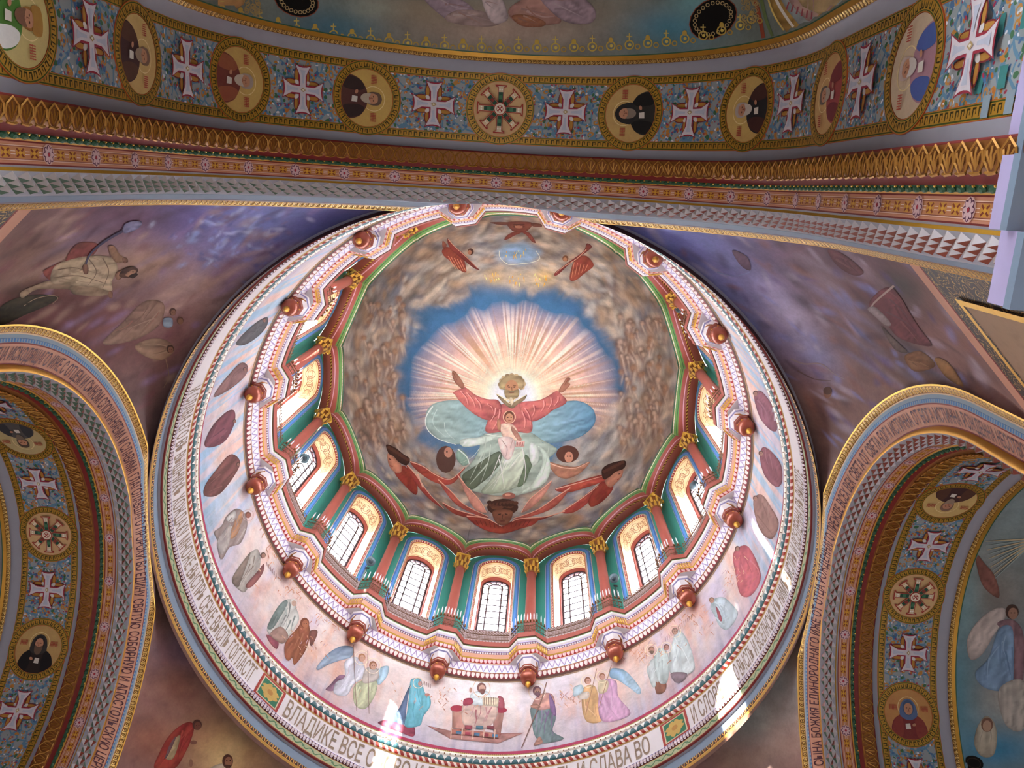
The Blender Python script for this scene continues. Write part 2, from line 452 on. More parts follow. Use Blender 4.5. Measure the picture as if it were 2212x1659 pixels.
# ------------------------------------------------------------------ arches
ARCH_PROF = [  # (d, r, material of the strip that follows, name)
    (12.38, 9.16, GOLDB, 'gilt_fillet'), (12.40, 9.11, LEAFM, 'leaf_moulding'), (12.53, 8.93, CREAM, 'cream_fillet'), (12.54, 8.89, DENT, 'blue_band'),
    (12.57, 8.66, REDD, 'red_rule'), (12.58, 8.62, PEACH, 'text_band'), (12.87, 8.07, REDD, 'red_rule'), (12.88, 8.03, GOLD, 'gilt_roll'),
    (12.74, 7.93, GOLD, 'gilt_roll'), (12.76, 7.84, GREY, 'grey_fillet'), (12.79, 7.81, GREY, 'stud_ground'), (13.21, 7.565, YELLOW, 'yellow_band'), (13.27, 7.62, GREY, 'grey_fillet'),
    (13.31, 7.60, REDD, 'red_rule'), (13.34, 7.60, ROSBAND, 'rosette_band'), (13.70, 7.60, REDD, 'red_rule'), (13.73, 7.60, OCHRE, 'ochre_fillet'),
    (13.76, 7.56, GREEND, 'green_roll'), (13.86, 7.50, REDD, 'red_cove'), (13.95, 7.49, REDD, 'red_cove'), (14.0, 7.46, GOLDD, 'gilt_cove'), (14.1, 7.36, GOLDD, 'gilt_cove'),
    (14.3, 7.31, GOLDD, 'gilt_cove'), (14.42, 7.33, REDD, 'red_rule'), (14.46, 7.34, REDD, 'red_rule'), (14.48, 7.62, GREY, 'grey_band'),
    (14.74, 7.62, KEY, 'key_border'), (15.0, 7.62, SCROLL, 'scroll_ground'), (16.62, 7.62, KEY, 'key_border'), (16.87, 7.62, GREY, 'grey_band'), (17.18, 7.62, GREY, 'grey_band'),
    (17.2, 7.5, LEAFM, 'leaf_moulding'), (17.3, 7.4, GOLD, 'gilt_cornice'), (17.42, 7.38, GREEND, 'green_rule'), (17.47, 7.37, None, '')]
ARCHES = {}
def build_arch(side, smin, smax, label):
    hs = R0 * PI / 2
    s = np.concatenate([np.linspace(smin, -hs, 14)[:-1], np.linspace(-hs, hs, 145), np.linspace(hs, smax, 14)[1:]])
    par = empty('wall_arch_' + side); setp(par, label, None, None, 'structure')
    i = 0; n = len(ARCH_PROF) - 1
    while i < n:
        j = i
        while j + 1 < n and ARCH_PROF[j + 1][2] is ARCH_PROF[i][2] and ARCH_PROF[j + 1][3] == ARCH_PROF[i][3]: j += 1
        rings = np.stack([arch_pt(side, s, d, r) for d, r, *_ in ARCH_PROF[i:j + 2]])
        V, F, st, uv = sweep(rings); mid = R0 * np.where(np.abs(s) > 0, s, 0) / R0
        # run along the band measured from the crown
        N = len(s); idx = (F % N); uv[..., 0] = s[idx]
        if side == 'near': F = F[:, ::-1]; uv = uv[:, ::-1]
        mt = BLUEGREY if side == 'near' and ARCH_PROF[i][3] in ('text_band', 'gilt_roll', 'blue_band') else ARCH_PROF[i][2]
        me = mkmesh(ARCH_PROF[i][3], V, F, mt, None, j > i, uv)
        link(ARCH_PROF[i][3], me, par)
        i = j + 1
    ARCHES[side] = par
    return par
build_arch('near', -33.5, 33.5, 'great arch overhead with icon medallions, gilded mouldings and faceted stud band')
build_arch('left', -33.5, 33.5, 'great side arch whose inscription begins at the photo\'s edge, beside the seated evangelist pendentive')
build_arch('right', -33.5, 33.5, 'great side arch with sunlit lower spandrel and painted angel vault inside')
far_arch = build_arch('far', -33.5, 33.5, 'great arch opposite the overhead one, below the picture edge'); del ARCHES['far']
# rows of faceted studs, gilded leaves, green drops
def visible(P, m=25):
    x, y = px_of(P); return -m < x < W + m and -m < y < H + m
SL = (13.21 - 12.79, 7.565 - 7.81); SLN = math.hypot(*SL)
def stud_mesh():
    a, b, h = .208, SLN / 4 * .985, .11
    V = [(a, 0, 0), (0, b, 0), (-a, 0, 0), (0, -b, 0), (0, 0, h)]
    m = [flat('stud_red_face', '#7e3626', .4, 0, .1), flat('stud_green_face', '#46604e', .4, 0, .1), flat('stud_white_face', '#d4ced2', .4, 0, .1), flat('stud_grey_face', '#b8b0ae', .4, 0, .1)]  # face paints set further apart, standing in for facet shading
    return mkmesh('stud', V, [(0, 1, 4), (1, 2, 4), (2, 3, 4), (3, 0, 4)], m, [2, 3, 1, 0])
STUD = stud_mesh()
def leaf_mesh():
    mb = MB(); w, h = .2, .42
    # raised ogive rim, three ribs and a curled foot
    pts = [(-w * .35, -h * .5, .0), (-w * .92, -h * .15, .03), (-w * .8, h * .2, .045), (0, h * .5, .05), (w * .8, h * .2, .045), (w * .92, -h * .15, .03), (w * .35, -h * .5, .0)]
    mb.tube(pts, .02, 4); mb.add([(x * .9, y * .92, .02) for x, y, z in pts], [tuple(range(7))], 1)
    for q in (-.45, 0, .45): mb.tube([(0, -h * .42, .01), (q * w, h * .02, .05), (q * w * 1.35, h * (.3 - abs(q) * .3), .04)], .016, 3)
    mb.tube([(-w * .7, -h * .5, .02), (0, -h * .55, .05), (w * .7, -h * .5, .02)], .024, 4)
    return mb.mesh('gilded_leaf', [flat('leaf_gilding', '#b07c34', .42, .4, .35), flat('leaf_hollow', '#8a5526', .5, .3, .3)])
LEAF = leaf_mesh()
def drop_mesh():
    mb = MB(); mb.ball((0, 0, .02), .075, 8, 4, 0, (1.2, .8, .8)); mb.box((.1, .05, .03), .035, .03, .03, 1)
    return mb.mesh('green_drop', [GREEND, GOLDB])
DROP = drop_mesh()
def place(me, M, parent): 
    o = link(me.name.split('.')[0], me, parent); o.matrix_world = M; return o
ns = 0
for side, par in ARCHES.items():
    for row in (1, 2, 3):
        for i in range(-54, 55):
            s = (i + (.5 if row == 2 else 0)) * .4212
            d = 12.79 + SL[0] * row / 4; r = 7.81 + SL[1] * row / 4
            P = arch_pt(side, s, d, r, False)
            if (side == 'near' and not -22.8 < s < 21.4) or not visible(P): continue
            M = arch_frame(side, s, d, r, SL); q = Vector(arch_pt(side, s, d + .01, r, False) - P)
            if M.col[1].xyz.dot(q) < 0: M = M @ Matrix.Diagonal((1, -1, 1, 1))
            if side == 'right': M = M @ Matrix.Diagonal((-1, 1, 1, 1))
            place(STUD, M, par)
    for i in range(-58, 59):
        s = i * .4
        P = arch_pt(side, s, 14.22, 7.32, False)
        if visible(P) and (side != 'near' or -22.8 < s < 21.3):
            M = arch_frame(side, s, 14.21, 7.325, (1, -.05)); M = M @ Matrix.Rotation(0 if side == 'near' else PI, 4, 'Z') if M.col[1].xyz.dot(Vector((0, -1, 0)) if side == 'near' else Vector((P[0], 0, 0))) < 0 else M
            place(LEAF, M, par)
    for i in range(-78, 79):
        s = i * .29
        P = arch_pt(side, s, 13.82, 7.52, False)
        if visible(P) and (side != 'near' or -22.8 < s < 21.2): place(DROP, arch_frame(side, s, 13.81, 7.52, (1, -.6)), par)
# ------------------------------------------------------------------ drum base: mouldings and the inscription ring
RING_PROF = [(12.84, 29.22, BROWN, 'brown_edge'), (12.97, 29.62, OCHRE, 'gilt_edge'), (12.95, 29.72, PATD, 'patterned_moulding'), (12.97, 30.0, GREY, 'grey_fillet'), (13.06, 30.04, BLUEGREY, 'blue_band'), (13.06, 30.6, GREY, 'grey_fillet'),
    (12.97, 30.64, REDD, 'red_roll'), (12.94, 30.78, SCRG, 'green_scroll_band'), (12.97, 31.22, BEAD2, 'bead_course'), (12.9, 31.5, BLUE, 'blue_rule'), (12.95, 31.56, None, '')]
TEXT_PROF = [(12.97, 31.56, WHITE, 'text_band'), (12.97, 33.05, CREAM, 'cream_rule'), (12.95, 33.08, ROPE, 'rope_course'), (12.88, 33.38, WAVE, 'wave_course'), (12.84, 33.7, GBEAD, 'gilt_bead_course'), (12.8, 34.0, MAROON, 'dark_rule'), (12.86, 34.03, CRIMSON, 'crimson_band'), (12.87, 34.3, None, '')]
def ring_courses(prof, par, n=256):
    a = np.linspace(0, 2 * PI, n, endpoint=False)
    for (R, z, m, nm), (R2, z2, *_) in zip(prof[:-1], prof[1:]):
        q = [(R, z), (R2, z2)]
        if nm in ('bead_course', 'rope_course', 'gilt_bead_course', 'red_roll', 'patterned_moulding', 'wave_course'):
            k = (R + R2) / 2 - .045; q = [(R, z), (k, z * .75 + z2 * .25), (k, z * .25 + z2 * .75), (R2, z2)]
        V, F, st, uv = sweep(np.stack([drum_pt(a, r, h) for r, h in q]), True)
        if len(q) > 2: uv[..., 1] = (uv[..., 1] + st[:, None]) / (len(q) - 1)
        link(nm, mkmesh(nm, V, F[:, ::-1], m, None, True, uv[:, ::-1]), par)
wall_ring = empty('trim_1'); setp(wall_ring, 'ring of coloured mouldings at the foot of the drum', None, None, 'structure')
ring_courses(RING_PROF, wall_ring)
V, F, _, uv = sweep(np.stack([drum_pt(np.linspace(0, 2 * PI, 256, endpoint=False), r_, z_) for r_, z_ in ((12.955, 29.68), (13.5, 29.95), (13.5, 30.4), (46.0, 31.0))]), True)
link('light_baffle', mkmesh('light_baffle', V, F, GREY), wall_ring)  # unseen slab added to keep sky light from leaking in at the ring
wall_text = empty('trim_2'); setp(wall_text, 'white inscription ring below the painted procession', None, None, 'structure')
ring_courses(TEXT_PROF, wall_text)
# ------------------------------------------------------------------ painters: vertex colours and draped outlines
def vnoise(x, y, seed=0):
    xi = np.floor(x).astype(int); yi = np.floor(y).astype(int); fx = x - xi; fy = y - yi
    fx = fx * fx * (3 - 2 * fx); fy = fy * fy * (3 - 2 * fy)
    def h(a, b):
        n = (a * 374761393 + b * 668265263 + seed * 144665) & 0xffffffff
        n = ((n ^ (n >> 13)) * 1274126177) & 0xffffffff
        return ((n ^ (n >> 16)) & 0xffff) / 65535.0
    return (h(xi, yi) * (1 - fx) + h(xi + 1, yi) * fx) * (1 - fy) + (h(xi, yi + 1) * (1 - fx) + h(xi + 1, yi + 1) * fx) * fy
def fbm(x, y, o=4, seed=0):
    s = 0; a = .5; t = 0
    for k in range(o):
        s = s + a * vnoise(x, y, seed + k * 17); t += a; a *= .55; x = x * 2.03 + 5.1; y = y * 2.03 - 3.7
    return s / t
class Paint:
    """colour field over photo coordinates, later laid on the surface's vertices"""
    def __init__(s, P, base):
        q = px_of(P); s.x = q[:, 0]; s.y = q[:, 1]; s.c = np.tile(lin(base), (len(P), 1))
    def over(s, a, col):
        s.c = s.c * (1 - a[:, None]) + lin(col) * a[:, None]; return s
    def blob(s, x, y, rx, ry, col, a=.8, rot=0, p=2.0, wob=0, seed=1):
        c, k = math.cos(math.radians(rot)), math.sin(math.radians(rot))
        dx, dy = s.x - x, s.y - y
        u = (dx * c + dy * k) / rx; v = (-dx * k + dy * c) / ry
        r = np.sqrt(u * u + v * v)
        if wob: r = r * (1 + wob * (fbm(s.x / (rx * .5) + seed, s.y / (ry * .5), 3, seed) - .5) * 2)
        return s.over(a * np.exp(-np.minimum(r, 20) ** p), col)
    def dab(s, x, y, rx, ry, col, a=.5, rot=0, p=3.0):
        R = max(rx, ry) * 2; k = np.nonzero((np.abs(s.x - x) < R) & (np.abs(s.y - y) < R))[0]
        c, q = math.cos(math.radians(rot)), math.sin(math.radians(rot)); dx, dy = s.x[k] - x, s.y[k] - y
        r = np.hypot((dx * c + dy * q) / rx, (-dx * q + dy * c) / ry); w = (a * np.exp(-r ** p))[:, None]
        s.c[k] = s.c[k] * (1 - w) + lin(col) * w; return s
    def blobs(s, L):
        for b in L: s.blob(*b)
        return s
def smooth_poly(pts, n=5):
    """closed Catmull-Rom through pts"""
    p = np.asarray(pts, float); N = len(p); out = []
    for i in range(N):
        p0, p1, p2, p3 = p[i - 1], p[i], p[(i + 1) % N], p[(i + 2) % N]
        for k in range(n):
            t = k / n
            out.append(.5 * ((2 * p1) + (-p0 + p2) * t + (2 * p0 - 5 * p1 + 4 * p2 - p3) * t * t + (-p0 + 3 * p1 - 3 * p2 + p3) * t ** 3))
    return np.array(out)
def inside(poly, q):
    x, y = q[:, 0], q[:, 1]; r = np.zeros(len(q), bool); j = len(poly) - 1
    for i in range(len(poly)):
        a, b = poly[i], poly[j]
        c = ((a[1] > y) != (b[1] > y)) & (x < (b[0] - a[0]) * (y - a[1]) / (b[1] - a[1] + 1e-12) + a[0]); r ^= c; j = i
    return r
def tess(poly, step):
    poly = np.asarray(poly, float)
    lo, hi = poly.min(0), poly.max(0)
    gx = np.arange(lo[0] + step * .5, hi[0], step); gy = np.arange(lo[1] + step * .5, hi[1], step)
    g = np.zeros((0, 2))
    if len(gx) and len(gy):
        g = np.stack(np.meshgrid(gx, gy), -1).reshape(-1, 2); g = g[inside(poly, g)]
    n = len(poly)
    vs = [Vector(p) for p in poly] + [Vector(p) for p in g]
    r = delaunay_2d_cdt(vs, [], [list(range(n))], 1, 1e-5)
    return np.array([tuple(v) for v in r[0]]), [tuple(f) for f in r[2]]
class Drape:
    """outlines painted on a surface: polygons tessellated in 2-D and mapped onto it, later ones a hair nearer"""
    def __init__(s, mapf, step, lift=.004, start=.012): s.f = mapf; s.step = step; s.l = start; s.dl = lift; s.V = []; s.F = []; s.C = []; s.n = 0
    def poly(s, pts, col, sm=True, grad=None, step=None, shade=None):
        if sm: pts = smooth_poly(pts, 4 if len(pts) > 10 else 5)
        pts = np.asarray(pts, float)
        if shade and len(pts) < 40:
            t_ = np.linspace(0, 1, 4)[:-1][None, :, None]; pts = (pts[:, None] * (1 - t_) + np.roll(pts, -1, 0)[:, None] * t_).reshape(-1, 2)
        q, F = tess(pts, step or s.step)
        P, ok = s.f(q, s.l); s.l += s.dl
        c = np.tile(lin(col), (len(q), 1))
        if shade:
            amp, ang, fw = shade
            if ang is None:
                w_, v_ = np.linalg.eigh(np.cov((pts - pts.mean(0)).T)); ang = math.atan2(v_[1, 1], v_[0, 1])
            u_ = q[:, 0] * math.cos(ang) + q[:, 1] * math.sin(ang); v_ = -q[:, 0] * math.sin(ang) + q[:, 1] * math.cos(ang)
            wv = fbm(u_ / (fw * 5), v_ / (fw * 5), 2, 3) * fw * 4
            fo = fbm(u_ / (fw * 7) + 11, (v_ + wv) / fw + 5, 3, int(pts[0][0]) % 97)
            A = pts; B = np.roll(pts, -1, 0); dd = np.full(len(q), 1e9)
            for a_, b_ in zip(A, B):
                e_ = b_ - a_; t_ = np.clip(((q - a_) @ e_) / (e_ @ e_ + 1e-9), 0, 1); dd = np.minimum(dd, np.hypot(*(q - a_ - t_[:, None] * e_).T))
            k_ = (1 + amp * 2.4 * (fo - .5)) * (1 - .38 * np.exp(-dd / 1.6))
            c = np.clip(c * k_[:, None], .004, .9)
        if grad is not None:
            col2, ax = grad; lo, hi = q.min(0), q.max(0)
            t = ((q - lo) / (hi - lo + 1e-9)) @ np.asarray(ax, float); t = np.clip(t, 0, 1)[:, None]
            c = c * (1 - t) + (lin(col2) * (c / (lin(col) + 1e-6))) * t; c = np.clip(c, .004, .9)
        s.V.append(P); s.C.append(c); s.F += [tuple(i + s.n for i in f) for f in F if all(ok[i] for i in f)]; s.n += len(q)
        return s
    def ell(s, x, y, rx, ry, col, rot=0, n=18, grad=None, step=None):
        a = np.linspace(0, 2 * PI, n, endpoint=False); c, k = math.cos(math.radians(rot)), math.sin(math.radians(rot))
        return s.poly(np.stack([x + rx * np.cos(a) * c - ry * np.sin(a) * k, y + rx * np.cos(a) * k + ry * np.sin(a) * c], 1), col, False, grad, step)
    def line(s, pts, w, col, sm=True, w2=None):
        """stroke of width w tapering to w2"""
        p = np.asarray(pts, float)
        if sm and len(p) > 2:
            o = []
            for i in range(len(p) - 1):
                p0 = p[max(i - 1, 0)]; p1 = p[i]; p2 = p[i + 1]; p3 = p[min(i + 2, len(p) - 1)]
                for k in range(5):
                    t = k / 5; o.append(.5 * ((2 * p1) + (-p0 + p2) * t + (2 * p0 - 5 * p1 + 4 * p2 - p3) * t * t + (-p0 + 3 * p1 - 3 * p2 + p3) * t ** 3))
            p = np.array(o + [p[-1]])
        ww = np.linspace(w, w if w2 is None else w2, len(p))[:, None] / 2
        d = np.gradient(p, axis=0); d /= np.linalg.norm(d, axis=1)[:, None] + 1e-9; nrm = np.stack([-d[:, 1], d[:, 0]], 1)
        q = np.concatenate([p + nrm * ww, p - nrm * ww]); N = len(p)
        P, ok = s.f(q, s.l); s.l += s.dl * .5
        s.V.append(P); s.C.append(np.tile(lin(col), (len(q), 1)))
        s.F += [tuple(i + s.n for i in f) for k in range(N - 1) for f in [(k, k + 1, N + k + 1, N + k)] if all(ok[i] for i in f)]; s.n += len(q)
        return s
    def ring(s, x, y, r, w, col, n=28, ry=None):
        a = np.linspace(0, 2 * PI, n + 1); ry = ry or r
        return s.line(np.stack([x + r * np.cos(a), y + ry * np.sin(a)], 1), w, col, False)
    def obj(s, name, parent, mat=None):
        if not s.F: return None
        return link(name, mkmesh(name, np.concatenate(s.V), s.F, mat or FRESCOF, None, True, None, np.concatenate(s.C)), parent)
def photo_map(bvh):
    """photo coordinates -> point on the surface, lifted towards the room"""
    def f(q, lift):
        P = np.zeros((len(q), 3)); ok = np.zeros(len(q), bool)
        for i, (x, y) in enumerate(q):
            d = ray_of(x, y); h = bvh.ray_cast(Vector(CAM), Vector(d))
            if h[0] is not None:
                n = h[1]
                if n.dot(Vector(d)) > 0: n = -n
                P[i] = np.array(h[0]) + np.array(n) * lift; ok[i] = True
        return P, ok
    return f
def bvh_of(V, F): return BVHTree.FromPolygons([tuple(v) for v in V], [tuple(int(i) for i in f) for f in F])
# ------------------------------------------------------------------ dome
def edge_curve(yc, zc, Rk, zk, n):
    """scalloped edge over one bay: crown (yc, zc) in the middle, cusp radius Rk and height zk at the ends"""
    t = np.linspace(-1, 1, n)
    x = Rk * math.sin(PI / 16) * np.sin(t * PI / 2) ; yk = Rk * math.cos(PI / 16)
    w = np.cos(t * PI / 2)
    return x, yk + (yc - yk) * w, zk + (zc - zk) * w
def ring_of_bays(yc, zc, Rk, zk, n):
    x, y, z = edge_curve(yc, zc, Rk, zk, n + 1); out = []
    for k in range(16):
        a = k * K16
        out.append(np.stack([x * math.cos(a) + y * math.sin(a), -x * math.sin(a) + y * math.cos(a), z], 1)[:-1])
    return np.concatenate(out)
NB = 48
edge = ring_of_bays(11.5, 55.75, 11.47, 54.2, NB)
NR = 260
phi = np.linspace(PI / 2, 0.0004, NR)
rings = []
APEX = 66.7
for p in phi:
    f = math.sin(p); g = math.cos(p)
    w = max(0.0, 1 - (PI / 2 - p) / .32) ** 2      # the scallops die out just above the rim
    rad = np.hypot(edge[:, 0], edge[:, 1]); sc = (rad * w + 11.45 * (1 - w)) / rad; ez = edge[:, 2] * w + 55.0 * (1 - w)
    q = edge.copy(); q[:, :2] *= (f * sc)[:, None]; q[:, 2] = ez + (APEX - ez) * g
    rings.append(q)
dV, dF, _, _ = sweep(np.stack(rings), True)
DOME_BVH = bvh_of(dV, dF)
# ------------------------------------------------------------------ pendentives
def pend_patch(sx, sy, nb=150, nt=120):
    """surface between two arches, the drum ring and the chamfered pier; sx, sy = sign of the corner"""
    s1 = np.linspace(0, R0 * PI / 2, 110); leg = R0 * PI / 2 + np.linspace(0, 2.75, 16)[1:]
    sA = np.concatenate([s1, leg])
    A = arch_pt('far', sA, 12.44, 9.10); A[:, 0] *= sx; A[:, 1] *= sy
    B = A[:, [1, 0, 2]].copy(); B[:, 0] = A[:, 1] * sy * sx; B[:, 1] = A[:, 0] * sx * sy
    c = np.linspace(0, 1, 44)[1:-1][:, None]
    mid = A[-1] * (1 - c) + B[-1] * c
    bnd = np.concatenate([A, mid, B[::-1]])
    L = np.concatenate([[0], np.cumsum(np.linalg.norm(np.diff(bnd, axis=0), axis=1))]); L /= L[-1]
    th0 = math.atan2(0, sy); 
    az = lambda P: np.arctan2(P[:, 0] * sx, P[:, 1] * sy)
    ab = az(bnd); at = (.65 * L * PI / 2 + .35 * ab)
    t = np.linspace(0, 1, nt)[:, None]
    zs = 21.8; zt = 29.85; Rt = 13.0
    rb = np.hypot(bnd[:, 0], bnd[:, 1]); zb = bnd[:, 2]
    z = zt + (zb - zt) * t
    q2 = (Rt ** 2 + (zt - zs) ** 2) * (1 - t) + (rb ** 2 + (zb - zs) ** 2) * t
    r = np.sqrt(np.maximum(q2 - (z - zs) ** 2, 1))
    a = at * (1 - t) + ab * t
    P = np.stack([r * np.sin(a) * sx, r * np.cos(a) * sy, z], -1)
    return P
PEND = {}
for nm, sx, sy in (('near_left', -1, -1), ('near_right', 1, -1), ('far_left', -1, 1), ('far_right', 1, 1)):
    P = pend_patch(sx, sy)
    V, F, _, _ = sweep(P)
    if sx * sy > 0: F = F[:, ::-1]
    PEND[nm] = (V, F)
def pend_obj(nm, label, paint):
    V, F = PEND[nm]
    pt = Paint(V, '#8a6a66'); paint(pt)
    f = fbm(pt.x / 60, pt.y / 34, 4, 5); pt.c *= (.72 + .56 * f)[:, None]
    o = structure('wall_pendentive_' + nm, mkmesh('pendentive', V, F, FRESCO, None, True, None, pt.c), label)
    return o, bvh_of(V, F)
def paint_nl(p):  # violet blue blobs put the cool daylight glare into the fresco colour
    p.blobs([(600, 500, 330, 110, '#6a70b4', .9), (520, 470, 160, 60, '#8a98dc', .8), (700, 470, 120, 60, '#5a60a0', .7), (420, 480, 90, 50, '#5c5296', .7),
        (270, 470, 120, 50, '#6e4860', .8), (60, 560, 120, 90, '#8a6a5a', .7), (330, 570, 90, 50, '#c49a80', .75), (450, 640, 140, 50, '#b89890', .7, -25), (210, 590, 110, 45, '#c0a282', .5),
        (100, 660, 160, 60, '#6a3436', .8), (200, 740, 170, 90, '#6c3a38', .85), (60, 630, 60, 24, '#3a3024', .7), (360, 700, 60, 70, '#8a6060', .6), (330, 850, 90, 80, '#6a4c4a', .7), (330, 930, 60, 80, '#5c4a4c', .7)])
    for k in range(26):
        a = -28 + rng.normal() * 4; x, y = rng.uniform(0, 600), rng.uniform(450, 720)
        p.blob(x, y, rng.uniform(60, 130), rng.uniform(5, 12), ['#d0b0a0', '#4a3440', '#9a8ab0'][k % 3], .35, a)
    R = np.random.default_rng(2)
    for k in range(150):
        p.dab(530 + R.normal() * 75, 510 + R.normal() * 34, R.uniform(5, 16), R.uniform(2, 6), ['#a4b2ea', '#5a5f9c', '#c4caee', '#8a7898', '#7c86c8'][k % 5], .6, R.uniform(-60, 30))
    for k in range(160):
        x, y = R.uniform(0, 680), R.uniform(450, 900); p.dab(x, y, R.uniform(10, 34), R.uniform(3, 8), ['#c8a894', '#46282e', '#84505a', '#9a80b0'][k % 4], .4, -32 + R.normal() * 12)
def paint_nr(p):
    R = np.random.default_rng(3)
    p.blobs([(1450, 520, 200, 80, '#6c78c4', .9), (1600, 620, 190, 70, '#828acc', .85, 35), (1720, 700, 130, 40, '#c4bcdc', .85, 40), (1560, 700, 120, 60, '#868ab8', .7, 45), (1830, 560, 130, 60, '#6a5a72', .7), (1900, 640, 130, 70, '#6a4a50', .8, 40),
        (1950, 620, 60, 30, '#3e4a48', .7, 40), (1850, 780, 150, 60, '#8a6a62', .8, 40), (1760, 770, 70, 40, '#8090c4', .6, 45), (1950, 800, 150, 60, '#70584e', .8, 45), (1980, 770, 120, 16, '#3e4648', .6, 42), (1800, 900, 90, 90, '#7c5c50', .7), (1780, 980, 60, 90, '#6c5450', .7)])
    for k in range(30):
        a = 38 + rng.normal() * 5; x, y = rng.uniform(1400, 2100), rng.uniform(500, 860)
        p.blob(x, y, rng.uniform(50, 120), rng.uniform(5, 14), ['#b8a8b8', '#54424c', '#8a94c8'][k % 3], .32, a)
    for k in range(260):
        x, y = R.uniform(1400, 2150), R.uniform(480, 960); p.dab(x, y, R.uniform(10, 36), R.uniform(3, 9), ['#c0b4c8', '#4a3c46', '#8c98dc', '#94685a', '#66588a'][k % 5], .45, 40 + R.normal() * 14)
def paint_fl(p):
    p.blobs([(360, 1330, 60, 90, '#6a5048', .9), (420, 1420, 90, 50, '#7c6a8a', .6), (480, 1500, 120, 60, '#8a6a62', .8), (380, 1480, 80, 60, '#8a5c4c', .7), (330, 1600, 80, 60, '#8a5444', .8), (590, 1640, 110, 50, '#a08672', .7), (487, 1625, 95, 78, '#c79a68', .9), (487, 1630, 50, 44, '#e4c890', .8), (540, 1580, 40, 30, '#8a7a64', .6)])
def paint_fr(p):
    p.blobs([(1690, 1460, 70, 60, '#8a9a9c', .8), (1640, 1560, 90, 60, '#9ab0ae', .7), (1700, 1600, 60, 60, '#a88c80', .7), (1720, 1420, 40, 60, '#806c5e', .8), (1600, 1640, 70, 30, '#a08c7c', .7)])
PN = {}
for nm, lb, fn in (('near_left', 'painted pendentive with seated evangelist under clouds, violet blue daylight painted in', paint_nl), ('near_right', 'painted pendentive of blue violet clouds with reddish angels', paint_nr),
                   ('far_left', 'painted pendentive with red robed apostle and radiant haloed figure', paint_fl), ('far_right', 'narrow painted pendentive crossed by the patch of sunlight', paint_fr)):
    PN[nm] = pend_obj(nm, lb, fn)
# chamfered piers below the near pendentives: peach strip, dark scroll border, framed painting
def pier(sx, sy, nm, label):
    a = np.array([9.16 * sx, 12.38 * sy]); b = np.array([12.38 * sx, 9.16 * sy])
    par = empty('wall_pier_' + nm); setp(par, label, None, None, 'structure')
    nrm = np.array([-sx, -sy]) / math.sqrt(2)
    def quad(x0, x1, z0, z1, off, m, name, x0b=None, x1b=None):
        p = lambda t, z: (*(a + (b - a) * t + nrm * off), z)
        link(name, mkmesh(name, [p(x0, z0), p(x1, z0), p(x1, z1), p(x0, z1)], [(0, 1, 2, 3)], m), par)
    quad(-.05, 1.05, -1.6, 17.45, -.03, MAROON, 'pier_face'); quad(-.02, 1.02, 16.95, 17.4, .0, PEACH, 'peach_band')
    if sy > 0: return
    quad(-.02, 1.02, 16.88, 16.95, .0, REDD, 'red_rule')
    quad(-.02, 1.02, 9.5, 16.88, .0, DARKSCROLL, 'scroll_border')
    for t0, t1, z0, z1 in ((.15, .85, 16.05, 16.2), (.15, .185, 9.5, 16.05), (.815, .85, 9.5, 16.05)): quad(t0, t1, z0, z1, .06, GOLDB, 'gilt_frame')
    quad(.185, .815, 9.5, 16.05, .03, flat('panel_fresco', '#a88c72', .7, 0, .5), 'painted_panel')
pier(1, 1, 'far_right', 'plain pier face below the sunlit pendentive')
pier(-1, 1, 'far_left', 'plain pier face below the red robed apostle')
pier(1, -1, 'near_right', 'pier face with framed painting and dark scroll border at the picture edge')
pier(-1, -1, 'near_left', 'dark scroll bordered pier face left of the seated evangelist')
# ------------------------------------------------------------------ conches behind the arches
def conch(side, d0=17.45, r=7.37, nu=120, nv=70, depth=8.2):
    e_ = np.array([8.5, 4.9, 4.4]) / r; u = np.concatenate([[-PI / 2 - 2.95], -PI / 2 - e_, np.linspace(-PI / 2 - .35, PI / 2 + .35, nu), PI / 2 + e_[::-1], [PI / 2 + 2.95]]); v = np.linspace(0, PI / 2, nv)
    U, Vv = np.meshgrid(u, v)
    uc = np.clip(U, -PI / 2, PI / 2)
    h = r * np.sin(uc) * np.cos(Vv); z = ZC + r * np.cos(uc) * np.cos(Vv) - r * (np.abs(U) - np.abs(uc)); d = d0 + depth * np.sin(Vv)
    P = {'near': (h, -d, z), 'left': (-d, h, z), 'right': (d, h, z), 'far': (h, d, z)}[side]
    P = np.stack(P, -1)
    V, F, _, _ = sweep(P)
    N = P.shape[1]; ci = F.min(1) % N; ri = F.min(1) // N          # assumed tall apse windows, unseen, added to brighten the arch legs
    wn = (np.isin(ci, (1, N - 3))) & ((ri % 22) >= 9) & ((ri % 22) < WIN_W + 9)
    if side == 'near': F = F[:, ::-1]
    return V, F, wn
WIN_W = 6
def conch_obj(side, label, paint, base):
    V, F, wn = conch(side); pt = Paint(V, base); paint(pt); f = fbm(pt.x / 70, pt.y / 50, 4, 9); pt.c *= (.8 + .4 * f)[:, None]
    return structure('ceiling_conch_' + side, mkmesh('conch', V, F, [FRESCO, GL], wn.astype(int), True, None, pt.c), label), bvh_of(V, F)
def pc_near(p):
    p.blobs([(1100, 60, 230, 50, '#b49a8a', .95), (900, 20, 120, 40, '#a08c74', .8), (1300, 30, 130, 40, '#9a8a76', .8), (720, 60, 110, 50, '#4a7688', .9), (1450, 60, 110, 50, '#4a8498', .9), (800, 20, 60, 20, '#9aa090', .6), (1500, 0, 50, 40, '#7ab4b8', .7), (1000, 10, 60, 30, '#8a8070', .5)])
